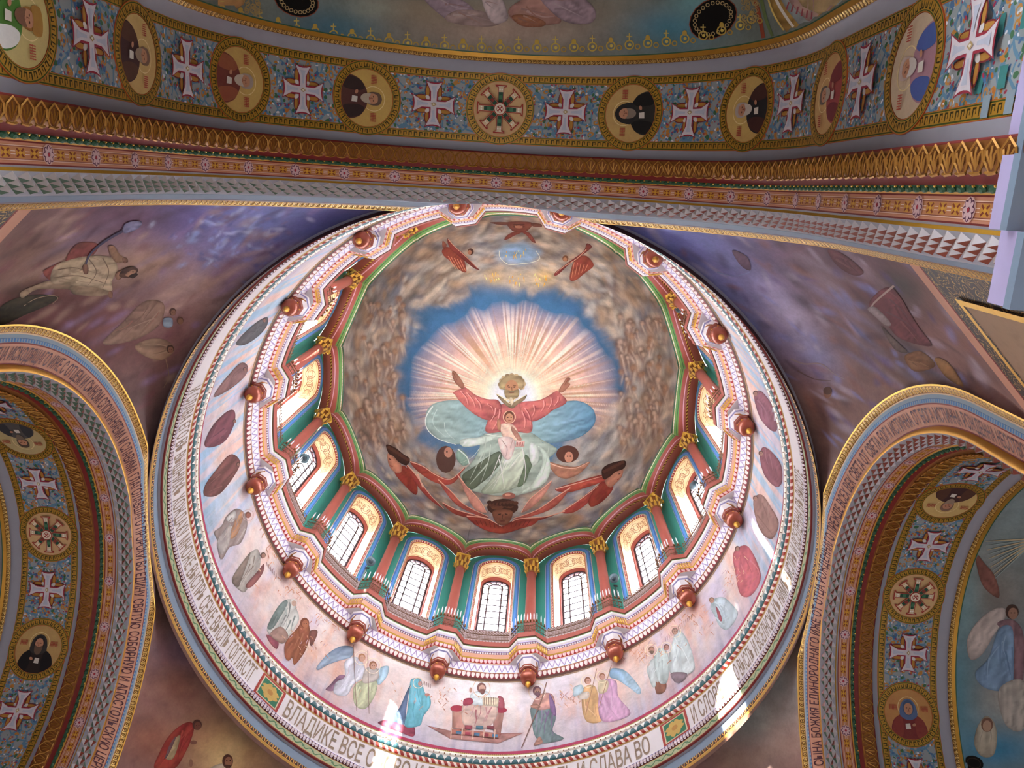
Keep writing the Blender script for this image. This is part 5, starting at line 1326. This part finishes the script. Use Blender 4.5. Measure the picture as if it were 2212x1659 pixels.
f.p([(596, 28), (740, 28), (752, 55), (705, 95), (640, 92), (602, 62)], '#7a4436').e(668, 52, 42, 20, '#5a3026').e(668, 58, 28, 12, '#a06a54').p([(650, 88), (600, 108), (572, 142), (592, 142), (640, 116), (684, 96)], '#7c4034').p([(676, 88), (735, 98), (778, 160), (752, 155), (716, 112)], '#7c4034').p([(480, 30), (590, 28), (590, 44), (540, 46)], '#7a4a3a').p([(750, 35), (812, 40), (815, 60), (760, 56)], '#7a4a3a'); f.end()
f = Fig(DOME_BVH, dome, name='golden_glyphs', **k3)
R_ = np.random.default_rng(5)
for cx, cy, w, h, n in ((655, 225, 75, 22, 14), (490, 378, 45, 32, 12), (660, 405, 55, 40, 14), (825, 395, 50, 36, 14)):
    for i in range(n):
        x0, y0 = cx + R_.uniform(-1, 1) * w, cy + R_.uniform(-1, 1) * h; f.l([(x0, y0), (x0 + R_.uniform(-8, 8), y0 + R_.uniform(12, 26))], 6, ['#c49a4c', '#b48434', '#d8b872'][i % 3], 3)
f.l([(540, 215), (545, 260), (600, 305), (690, 300), (760, 290), (805, 265), (780, 215)], 4, '#cabfa4', 3); f.end()
# ---- procession on the drum wall
def frz(ox, oy, k): return Fig(FRZ_BVH, wall_frieze, ox, oy, k, 4.5)
a1 = (800, 1450, .3937)
f = frz(*a1); q = [(225, 45), (270, 42), (285, 70), (300, 120), (325, 140), (330, 190), (290, 250), (270, 300), (190, 305), (200, 230), (210, 150), (215, 90)]
f.p([(40, 285), (120, 265), (190, 300), (240, 305), (235, 360), (150, 330)], '#96445a').p([(218, 80), (205, 150), (195, 230), (188, 292), (140, 282), (108, 270), (160, 200), (195, 120)], '#5f7290').p(q, '#6fb4c4').folds(q, ['#3f88a0', '#b4e0e8', '#5890b0'], 12, .9, 80, 6).e(272, 70, 11, 14, '#c79888').e(312, 130, 14, 8, '#c08e80').h(262, 66, 28); f.end()
f = frz(*a1)
f.p([(308, 298), (450, 330), (600, 345), (845, 338), (700, 398), (440, 372)], '#b98880', False).p([(450, 190), (520, 190), (530, 325), (448, 312)], '#b98a7c', False).p([(672, 195), (738, 195), (715, 345), (675, 335)], '#b08278', False)
f.e(475, 205, 36, 18, '#a23a4c').e(718, 215, 32, 16, '#a23a4c').p([(505, 190), (560, 175), (690, 195), (690, 260), (640, 312), (560, 312), (508, 290)], '#cdb2a6').p([(548, 132), (590, 110), (642, 112), (662, 150), (645, 185), (565, 185)], '#dfe8ea').p([(515, 155), (556, 150), (560, 180), (512, 190)], '#a04458').p([(700, 140), (730, 150), (735, 200), (700, 200)], '#a85a64')
f.folds([(505, 190), (560, 175), (690, 195), (690, 260), (640, 312), (560, 312), (508, 290)], ['#a8887c', '#ece0d8'], 14, .9, 100, 5).p([(615, 140), (705, 150), (702, 196), (616, 190)], '#e6d8bc', False)
for i in range(6): f.l([(624 + i * 13, 146), (624 + i * 13, 186)], 4, '#7a5a50', 3, False)
f.head(610, 96, 25, '#c49c8c', '#7c5450', '#e0c4b0', '#8a6058').e(550, 106, 8, 14, '#b58e7c')
f.p([(442, 318), (720, 345), (704, 372), (436, 345)], '#c08070', False)
for i in range(5): f.p([(470 + i * 50, 332 + i * 4), (500 + i * 50, 335 + i * 4), (498 + i * 50, 352 + i * 4), (468 + i * 50, 349 + i * 4)], ['#5f8cb0', '#b04a5a'][i % 2], False).l([(445 + i * 60, 312 + i * 3), (440 + i * 60, 378)], 7, '#d8b8a4', 5, False)
for i in range(3): f.p([(520 + i * 60, 300 + i * 2), (560 + i * 60, 302 + i * 2), (558 + i * 60, 322), (518 + i * 60, 320)], ['#b05a64', '#6f9ab0', '#b05a64'][i], False)
f.end()
f = frz(*a1); q = [(880, 200), (930, 180), (1005, 200), (1018, 260), (1002, 330), (1062, 370), (990, 392), (940, 392), (900, 350), (885, 270)]
f.p(q, '#748688').p([(905, 150), (950, 120), (1000, 130), (1010, 190), (940, 215), (890, 195)], '#c29288').p([(982, 125), (1012, 180), (1018, 245), (990, 220)], '#8f709a').folds(q, ['#4a5a60', '#a4b2b0', '#5e5468'], 12, .9, 95, 6).head(915, 112, 24, '#b08878', '#7a5c66', '#e8d8c4', '#7a5c66').l([(968, 62), (940, 160), (830, 422)], 6, '#8a6a60', 5, False).p([(905, 390), (930, 360), (945, 395), (900, 410)], '#c09080').p([(880, 190), (910, 180), (935, 200), (890, 205)], '#c09080'); f.end()
a5 = (1240, 1290, .2837)
f = frz(*a5); q = [(220, 640), (320, 640), (340, 760), (430, 880), (330, 940), (210, 940), (185, 800)]
f.p([(285, 545), (380, 555), (450, 620), (508, 700), (495, 742), (420, 690), (330, 630), (275, 610)], '#84a8c6', True, ('#b4cede', (.8, .6))).p(q, '#cda2c0').folds(q, ['#a87a9c', '#eed4e4'], 10, .9, 70, 8).p([(190, 640), (260, 640), (250, 720), (190, 730)], '#d8c8a8').head(215, 608, 24, '#c49684', '#9a6a50', '#efe0c0').l([(285, 520), (240, 680), (190, 850)], 5, '#a07a60', 4, False); f.end()
f = frz(*a5); q = [(75, 690), (160, 680), (192, 800), (215, 940), (100, 950), (60, 830)]
f.p(q, '#d6ac7c').folds(q, ['#b07c50', '#f0d8b4', '#c08070'], 10, .9, 80, 8).p([(35, 740), (110, 720), (110, 770), (40, 780)], '#e0d4c8').head(105, 640, 25, '#c49684', '#8a5a44', '#efe0c0').p([(0, 690), (60, 670), (70, 720), (0, 760)], '#bcd0d8').l([(175, 545), (90, 900)], 5, '#a07a60', 4, False); f.end()
f = frz(*a5); q = [(555, 540), (600, 470), (640, 500), (655, 620), (605, 690), (570, 610)]; f.p(q, '#c8d0ce').folds(q, ['#9aa6ac', '#f0f4f2'], 6).head(590, 405, 24, '#b88a78', '#8a6a58', '#efe0c0', '#8a7060'); f.end()
f = frz(*a5); q = [(615, 440), (655, 390), (712, 420), (725, 560), (705, 655), (645, 645), (612, 520)]; f.p([(620, 640), (700, 650), (690, 720), (630, 735)], '#9a6a58').p(q, '#bcc8c6').folds(q, ['#8e9aa0', '#e8eeec'], 9, .8, 90, 7).head(705, 385, 22, '#b8887c', '#7a5a50', '#efe0c0'); f.end()
f = frz(*a5); q = [(735, 400), (770, 280), (815, 258), (880, 360), (922, 530), (880, 582), (790, 595), (730, 572), (722, 460)]; f.p(q, '#ccd6d6').folds(q, ['#97a4ac', '#f4f8f8', '#aeb8c4'], 14, .9, 80, 8).head(770, 262, 24, '#b8917e', '#8a7064', '#efe0c0').p([(740, 580), (860, 580), (830, 640), (770, 650)], '#8e7c84'); f.end()
f = frz(*a5); q = [(1060, 20), (1130, 0), (1190, 40), (1250, 130), (1175, 245), (1110, 222), (1070, 140), (1040, 80)]; f.p(q, '#bac8ce').folds(q, ['#8e9cac', '#e8f0f2'], 10, .9, 65, 8).p([(1080, 70), (1110, 110), (1130, 180), (1105, 170)], '#a85a64').head(1050, 25, 20, '#b88a78', '#8a6a58'); f.end()
a6 = (1500, 830, .525)
for q, c, g, hd in (([(160, 700), (195, 665), (232, 680), (275, 790), (235, 868), (190, 865), (170, 780)], '#bf6870', ['#8f4450', '#e8a8a8'], (178, 678)), ([(245, 470), (278, 455), (312, 500), (348, 570), (322, 636), (278, 612), (250, 540)], '#927068', ['#6a4c48', '#b89a90'], (252, 470)),
                    ([(270, 292), (292, 258), (352, 320), (362, 400), (335, 422), (288, 372)], '#8c5862', ['#62404a', '#b88890'], (275, 285)), ([(248, 42), (275, 28), (322, 90), (342, 180), (320, 192), (278, 150), (254, 92)], '#8c5a68', ['#623c4a', '#b48a98'], (252, 38))):
    f = frz(*a6); f.p(q, c).folds(q, g, 9, .8, 65, 5).head(*hd, 10, '#a07868', '#5a4038'); f.end()
a3 = (430, 1050, .2626)
f = frz(*a3); q = [(120, 380), (180, 330), (220, 250), (290, 190), (342, 195), (380, 240), (395, 330), (340, 470), (250, 505), (190, 602), (160, 560), (150, 450)]
f.p(q, '#948480').p([(300, 270), (345, 208), (362, 250), (310, 400), (250, 425)], '#b98a68').p([(220, 270), (290, 205), (300, 250), (270, 300)], '#c4c0bc').p([(150, 450), (230, 330), (260, 320), (250, 450), (200, 560), (160, 540)], '#aaa29e').folds(q, ['#5e4a48', '#c8b8b0', '#7c4c40'], 14, .8, 120, 7).head(400, 240, 24, '#8f5c4c', '#6a4438', '#b89a98'); f.end()
f = frz(*a3); q = [(270, 760), (390, 580), (470, 520), (502, 570), (492, 690), (420, 800), (375, 872), (315, 842)]
f.p(q, '#b0aaa2').p([(270, 760), (390, 580), (420, 560), (350, 760), (318, 832)], '#84766c').folds(q, ['#6e625c', '#d4cec8'], 12, .8, 125, 7).p([(380, 820), (480, 700), (530, 640), (520, 720), (430, 830)], '#8e5a58').head(525, 572, 22, '#96705f', '#5c463c'); f.end()
a4 = (430, 650, .4412)
for q, c, g, hd in (([(180, 205), (260, 120), (330, 78), (332, 120), (290, 172), (222, 215)], '#57565a', ['#3a3a3e', '#7c7a80'], (318, 95)), ([(70, 470), (120, 390), (200, 305), (238, 320), (222, 370), (150, 432)], '#846260', ['#5a4242', '#a88a80'], (222, 335)),
                    ([(25, 705), (60, 620), (130, 545), (172, 538), (172, 600), (130, 682), (70, 715)], '#764650', ['#4c2c36', '#a0707a'], (172, 590)), ([(28, 905), (80, 830), (150, 752), (198, 780), (182, 840), (100, 945), (28, 955)], '#754a46', ['#4c302e', '#a07a70'], (190, 800))):
    f = frz(*a4); f.p(q, c).folds(q, g, 9, .8, 130, 5).head(*hd, 9, '#8a6458', '#4a342e'); f.end()
a2 = (540, 1280, .2837)
f = frz(*a2); q = [(130, 265), (190, 140), (260, 60), (332, 60), (352, 120), (372, 210), (300, 330), (250, 392), (180, 352), (140, 312)]
f.p([(125, 320), (212, 372), (202, 432), (150, 380)], '#93505c').p(q, '#c2c2bc').p([(130, 265), (190, 140), (260, 60), (285, 85), (222, 200), (170, 275)], '#788682').folds(q, ['#8a8a88', '#ecece6', '#7a6a68'], 14, .8, 115, 8).p([(150, 320), (230, 260), (290, 330), (240, 390)], '#a8887c').head(330, 80, 26, '#b89a88', '#c8c4bc'); f.end()
f = frz(*a2); q = [(270, 375), (360, 270), (402, 208), (442, 230), (455, 320), (422, 442), (340, 552), (320, 500), (292, 522), (264, 482)]
f.p(q, '#92583f').folds(q, ['#653424', '#bc8464'], 12, .8, 115, 8).head(415, 236, 34, '#a4664a', '#7a4630').p([(450, 300), (510, 290), (500, 350), (460, 410)], '#8a5a50'); f.end()
f = frz(*a2); q = [(720, 530), (800, 490), (862, 540), (872, 640), (790, 700), (735, 785), (640, 770), (650, 690), (722, 640)]
f.p([(510, 562), (600, 460), (700, 408), (785, 420), (772, 490), (680, 520), (590, 552), (520, 592)], '#77889f', True, ('#a0b0c0', (.2, .8))).p([(610, 702), (680, 630), (732, 650), (650, 742), (575, 742)], '#937088').p(q, '#d6d6e0').folds(q, ['#a8a8bc', '#f8f8fc', '#c08088'], 14, .8, 110, 8).head(850, 500, 28, '#c49a84', '#a87858', '#efe0c8').l([(785, 400), (810, 905)], 5, '#8f7a70', 4, False); f.end()
f = frz(*a2); q = [(800, 700), (950, 660), (960, 760), (880, 885), (795, 850)]
f.p([(965, 592), (1052, 560), (1042, 640), (975, 705)], '#a8c4d4').p(q, '#c6caa8').folds(q, ['#94987a', '#ecead0', '#c08a68'], 10, .8, 105, 8).p([(880, 580), (970, 580), (970, 665), (860, 690)], '#cfc4bc').head(935, 560, 30, '#c49a84', '#9a6a50', '#efe0c8').l([(895, 440), (905, 925)], 5, '#8f7a70', 4, False); f.end()
# faint seated choirs and streaks in the background of the procession
f = Fig(FRZ_BVH, wall_frieze, 0, 0, 1, 16, 'choir_strokes'); R_ = np.random.default_rng(4)
for cx, cy, w, h, n in ((640, 1270, 50, 26, 40), (730, 1330, 60, 26, 50), (1400, 1405, 60, 22, 50), (1500, 1335, 40, 24, 40), (920, 1500, 60, 20, 24), (1010, 1520, 60, 18, 18), (1230, 1500, 40, 20, 24), (590, 1190, 28, 36, 30), (570, 1120, 14, 40, 14), (1585, 1240, 30, 40, 30), (700, 1380, 60, 30, 30)):
    for i in range(n):
        x0, y0 = cx + R_.normal() * w * .6, cy + R_.normal() * h * .6; t = R_.uniform(0, PI); ln = R_.uniform(4, 11)
        f.l([(x0, y0), (x0 + ln * math.cos(t) * .6 + R_.normal(), y0 + ln * .5), (x0 + ln * math.cos(t), y0 + ln)], R_.uniform(1, 2.4), ['#c98a6a', '#e0b898', '#b87a64', '#d8a088', '#c0a0a8'][i % 5], .5)
for cx, cy, n, sl in ((905, 1467, 7, .5), (1174, 1462, 7, -.1), (1438, 1378, 8, -.9), (1470, 1350, 7, -.9), (575, 1215, 6, 1.2)):
    for i in range(n): f.l([(cx + i * 4, cy + i * 4 * sl), (cx + i * 4 + 1, cy + i * 4 * sl + 9)], 1.3, '#8a6a64', .8)
setp(f.end(), kind='stuff')
# ---- pendentives
o, b = PN['near_left']
f = Fig(b, o, 0, 440, .4412, 5); f.amp = .75
f.p([(0, 505), (120, 450), (280, 450), (240, 492), (120, 545), (0, 595)], '#3b3526').l([(115, 500), (170, 465), (250, 448), (282, 460), (255, 490)], 4, '#a08a70', 2)
f.p([(320, 285), (345, 225), (395, 188), (480, 196), (455, 250), (400, 268)], '#844440').p([(210, 330), (260, 300), (300, 285), (290, 340), (240, 370)], '#8a4c42')
f.p([(100, 430), (185, 392), (260, 372), (400, 385), (545, 430), (480, 450), (360, 442), (330, 418), (180, 418), (110, 460)], '#9c866e')
q = [(245, 350), (270, 300), (330, 275), (400, 258), (470, 252), (530, 258), (566, 280), (572, 330), (545, 380), (545, 425), (470, 408), (400, 402), (320, 395), (255, 388)]
f.p(q, '#b8a488').folds(q, ['#6e5c4c', '#dccbb0', '#7c6856'], 16, .9, 5, 5)
for L in ([(430, 265), (470, 330), (430, 395)], [(500, 262), (530, 330), (500, 410)], [(260, 360), (380, 350), (520, 390)], [(280, 320), (360, 310), (420, 330)]): f.l(L, 6, '#7c6a58', 2)
f.p([(528, 208), (556, 204), (580, 240), (612, 268), (600, 284), (566, 286), (540, 250)], '#a07a60').p([(596, 262), (618, 262), (624, 282), (604, 288)], '#8c6450')
f.p([(560, 345), (585, 325), (605, 345), (575, 372)], '#8c6450').p([(580, 348), (600, 318), (640, 305), (668, 312), (672, 330), (640, 356), (605, 360)], '#56382c').p([(612, 342), (645, 320), (664, 326), (650, 346), (622, 354)], '#a2785e').p([(628, 350), (660, 336), (672, 344), (648, 362)], '#4a3026').e(648, 330, 4, 3, '#2c1c16')
f.l([(690, 85), (560, 150), (470, 210), (425, 265), (412, 330)], 13, '#4a4660', 8).p([(605, 98), (655, 80), (692, 92), (664, 122), (604, 140)], '#8684a8').p([(400, 300), (425, 295), (428, 335), (408, 338)], '#8a6450').p([(530, 425), (548, 430), (545, 458), (528, 452)], '#8a6450')
f.end()
f = Fig(b, o, 0, 440, .4412, 5); q = [(500, 685), (600, 580), (700, 480), (792, 480), (802, 540), (760, 612), (640, 672)]
f.p(q, '#977868').folds(q, ['#5e443e', '#c4a890', '#a45c54'], 14, .9, 140, 5).head(845, 530, 17, '#8a6450', '#5c4038').head(880, 572, 17, '#8a6450', '#6a4c40').p([(800, 560), (840, 560), (840, 600), (800, 600)], '#8a98a8'); f.end()
f = Fig(b, o, 0, 440, .4412, 5); q = [(660, 695), (740, 660), (820, 670), (852, 720), (790, 765), (700, 742)]
f.p(q, '#9a7c66').folds(q, ['#5e4a40', '#c0a488'], 8, .9, 170, 5).head(832, 712, 18, '#8a6450', '#4c382e').l([(810, 760), (825, 840), (800, 900)], 5, '#9a7c66', 2); f.end()
o, b = PN['near_right']
f = Fig(b, o, 1412, 500, .3617, 6)
for q, c, g in (([(1040, 110), (1130, 130), (1255, 235), (1200, 262), (1100, 205)], '#6e464c', ['#4a3036', '#94706c']), ([(1290, 445), (1330, 370), (1400, 330), (1465, 372), (1580, 560), (1662, 682), (1480, 640), (1400, 560)], '#74444a', ['#4c2c32', '#9c7068', '#5a545c'])): f.p(q, c).folds(q, g, 12, .9, 45, 8)
f.l([(1440, 320), (1300, 450), (1350, 520)], 14, '#b09890', 4).p([(1280, 460), (1330, 450), (1420, 545), (1390, 560), (1320, 500)], '#9a8a8c'); f.end()
f = Fig(b, o, 1412, 500, .3617, 6); q = [(1500, 745), (1600, 715), (1685, 802), (1560, 835)]
f.p(q, '#8c6448').folds(q, ['#5c4432', '#b48a60'], 8, .9, 30, 8).p([(1680, 758), (1760, 780), (1855, 925), (1750, 872)], '#a07850').p([(1360, 560), (1440, 640), (1520, 720), (1440, 700)], '#6c5c58'); f.end()
f = Fig(b, o, 1412, 500, .3617, 6)
f.l([(820, 760), (900, 790), (1000, 790), (1080, 850), (1145, 882)], 12, '#9a8a90', 3).l([(860, 830), (960, 880), (1060, 890)], 9, '#6e5a5c', 3).e(1040, 960, 26, 34, '#8a6450').e(1040, 950, 26, 24, '#5c4238').p([(470, 110), (560, 150), (580, 230), (520, 200)], '#745a70').l([(380, 240), (480, 265), (580, 240)], 8, '#8e98c4', 3); f.end()
o, b = PN['far_left']
f = Fig(b, o, 300, 1500, .2677, 5); q = [(125, 600), (160, 480), (230, 350), (320, 260), (402, 222), (442, 250), (432, 330), (380, 460), (285, 600)]
f.p(q, '#983a30').folds(q, ['#64201c', '#c86050', '#7c2c26'], 16, .9, 115, 9).p([(215, 512), (270, 380), (332, 330), (310, 432), (270, 522)], '#b09a76').p([(205, 520), (250, 400), (300, 340), (240, 480)], '#7c5c60').head(468, 250, 38, '#7a5040', '#5a3c34').e(440, 388, 28, 16, '#7c5444'); f.end()
f = Fig(b, o, 300, 1500, .2677, 5)
f.p([(540, 640), (600, 580), (680, 560), (760, 600), (780, 680)], '#c4b49c').e(715, 540, 44, 58, '#5c3a2c').e(722, 545, 30, 42, '#9a6a52').p([(690, 570), (740, 575), (720, 610)], '#5c3a2c').e(418, 555, 16, 34, '#8a6450').e(708, 535, 6, 4, '#2a1a14').e(735, 535, 6, 4, '#2a1a14'); f.end()
# ---- half dome beyond the overhead arch
o, b = CN['near']
f = Fig(b, o, 700, 0, .3617, 6)
for q, c in (([(590, -20), (760, -30), (900, 60), (880, 130), (740, 120)], '#a8929c'), ([(720, 110), (800, 60), (960, 70), (1060, 130), (980, 160), (800, 145)], '#b49a94'), ([(940, -30), (1040, -40), (1100, 110), (1000, 130)], '#c4b0b0'), ([(1100, 60), (1250, -30), (1400, -20), (1420, 110), (1380, 145), (1180, 150)], '#b08478'), ([(1120, 95), (1220, 90), (1320, 130), (1300, 160), (1180, 155)], '#a06a50'), ([(1280, -40), (1500, -40), (1620, 60), (1590, 140), (1420, 120)], '#a48c94')): f.p(q, c).folds(q, ['#806a70', '#d4c4c4', '#8a5c4c'], 7, .9, 20, 9)
f.end()
gold = Fig(b, o, 0, 0, 1, 12, 'gilt_scroll_crest')
cr = np.array([(478, 30), (560, 55), (640, 72), (720, 84), (800, 94), (880, 102), (960, 108), (1040, 111), (1120, 112), (1200, 112), (1280, 110), (1360, 106), (1440, 99), (1520, 86), (1600, 64), (1650, 36)])
for i in range(len(cr) * 2 - 2):
    t = i / 2; a_ = cr[int(t)]; b_ = cr[min(int(t) + 1, len(cr) - 1)]; c_ = a_ + (b_ - a_) * (t - int(t))
    gold.h(c_[0], c_[1] - 9, 9, '#c2a44e', 3).h(c_[0] + 18, c_[1] - 5, 5, '#b8964a', 2.5).e(c_[0] + 1, c_[1] - 9, 3.5, 3.5, '#d8bc5c')
    if i % 2 == 0: gold.l([(c_[0], c_[1] - 18), (c_[0], c_[1] - 34)], 3, '#cdb262', 2).l([(c_[0] - 6, c_[1] - 27), (c_[0] + 6, c_[1] - 27)], 3, '#cdb262', 2, False)
    else: gold.e(c_[0], c_[1] - 21, 5, 6, '#c2a04a')
R_ = np.random.default_rng(77)
for i in range(60):
    s_ = 1 if i % 2 else -1; x0 = (1622 if s_ > 0 else 545) + R_.uniform(-16, 16); y0 = R_.uniform(0, 50); gold.h(x0, y0, R_.uniform(3, 6), '#a89060', 1.6)
setp(gold.end(), kind='stuff')
for cx, cy, rx, ry, ro in ((640, 2, 50, 34, 18), (1541, 40, 56, 42, -32)):
    f = Fig(b, o, 0, 0, 1, 12, 'black_oval')
    f.e(cx, cy, rx, ry, '#8a4a34', ro).e(cx, cy, rx - 2, ry - 2, '#0b0807', ro)
    for i in range(22):
        t = 2 * PI * i / 22; c, s_ = math.cos(math.radians(ro)), math.sin(math.radians(ro)); u, v = (rx - 14) * math.cos(t), (ry - 11) * math.sin(t)
        f.h(cx + u * c - v * s_, cy + u * s_ + v * c, 3.6, '#b9a070', 1.6)
    f.end()
# side niches cutting into the half dome: gilded, white and ornamented arch bands
for pts in ([(1640, -20), (1668, 40), (1700, 78), (1745, 96), (1790, 92)], [(520, -20), (490, 25), (450, 40), (410, 30)]):
    f = Fig(b, o, 0, 0, 1, 12, 'niche_bands'); r_ = pts[0][0] > 1000
    if r_:
        f.p([(1655, -30), (1672, 30), (1700, 70), (1745, 100), (1900, 60), (2000, -30)], '#b08a4a', False)
        f.l([(1625, -20), (1640, 30), (1650, 82)], 9, '#9a4a34', 8).l([(1642, -20), (1655, 40), (1672, 84)], 8, '#6a7a4c', 6).l([(1655, -20), (1672, 30), (1700, 72), (1728, 92)], 4, '#e8c870', 3)
        f.p([(1672, -30), (1700, 20), (1740, 70), (1775, 84), (1850, 66), (1960, 0), (1960, -30)], '#9aa0a0', False).l([(1668, -20), (1690, 22), (1715, 58), (1742, 86)], 7, '#ece4d8', 5)
        f.p([(1688, -30), (1712, 12), (1744, 44), (1770, 52), (1820, 40), (1890, 0), (1900, -30)], '#b8968c', False).p([(1705, -30), (1735, 14), (1770, 30), (1815, 18), (1850, -30)], '#c2a678', False)
        for i in range(16): f.l([(1700 + i * 11, 12 + 34 * math.sin(.25 + i * .165)), (1706 + i * 10, -4 + 34 * math.sin(.25 + i * .165))], 4, '#a05058', 3)
    else:
        f.p([(545, -30), (525, 10), (480, 40), (430, 24), (380, -30)], '#b88a58', False).l([(540, -20), (515, 34)], 8, '#9a4a34', 6).l([(525, -20), (500, 34)], 7, '#6a7a4c', 5).p([(478, -30), (455, 12), (405, 18), (360, -30)], '#e4dcd4', False).p([(455, -30), (430, 2), (390, 6), (350, -30)], '#8ca0ae', False)
    f.end()
# ---- side half domes
o, b = CN['right']
f = Fig(b, o, 1412, 1059, .3617, 6)
f.p([(1870, 900), (1920, 800), (2010, 720), (2080, 700), (2110, 740), (2040, 850), (1960, 980), (1890, 1010)], '#c0b0a8').p([(2050, 800), (2120, 770), (2180, 800), (2212, 900), (2200, 1190), (2140, 1170), (2150, 900)], '#8a6a70')
q = [(2000, 1000), (2060, 830), (2140, 820), (2150, 1000), (2140, 1180), (2060, 1200), (1960, 1170), (1920, 1090)]
f.p(q, '#7f98b4').folds(q, ['#5a7694', '#b8cede'], 12, .9, 100, 9).head(2140, 730, 40, '#9a7260', '#4a342c').l([(2100, 960), (2130, 1100)], 12, '#6a84a0', 4)
f.p([(1920, 380), (1980, 440), (2040, 520), (2060, 640), (1960, 560)], '#8a5c50'); f.end()
f = Fig(b, o, 1412, 1059, .3617, 6)
q = [(1930, 1420), (1980, 1350), (2030, 1380), (2050, 1470), (2030, 1580), (1960, 1590), (1915, 1520)]
f.p(q, '#b8ac98').folds(q, ['#8a8078', '#dcd4c4'], 8).e(1990, 1400, 36, 44, '#7a5848').e(1990, 1408, 26, 34, '#b08c74').p([(2060, 1190), (2212, 1140), (2212, 1420), (2100, 1400)], '#b4aaa0').e(1910, 1630, 60, 42, '#0e0b0a', 20).e(1910, 1630, 44, 30, '#3a2e20', 20).e(1910, 1630, 40, 26, '#0e0b0a', 20); f.end()
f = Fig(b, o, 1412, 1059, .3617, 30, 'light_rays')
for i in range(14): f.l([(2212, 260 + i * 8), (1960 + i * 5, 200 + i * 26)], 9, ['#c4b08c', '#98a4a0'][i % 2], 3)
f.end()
# impost cornice of the pier at the picture edge
mb = MB()
for z0, z1, x0, y0, y1, m in ((10.6, 10.75, 7.3, -18.0, -14.2, 0), (10.75, 11.2, 7.42, -18.0, -14.2, 1), (10.3, 10.45, 7.14, -14.2, -13.3, 0), (10.45, 10.9, 7.24, -14.2, -13.3, 1), (9.9, 10.05, 7.14, -13.3, -12.4, 0), (10.05, 10.6, 7.24, -13.3, -12.4, 1)): mb.box(((x0 + 9.2) / 2, (y0 + y1) / 2, (z0 + z1) / 2), 9.2 - x0, y1 - y0, z1 - z0, m)
setp(link('trim_4', mb.mesh('impost_cornice', [BLUEGREY, LILAC])), 'blue grey impost cornice of the pier at the picture edge', None, None, 'structure')
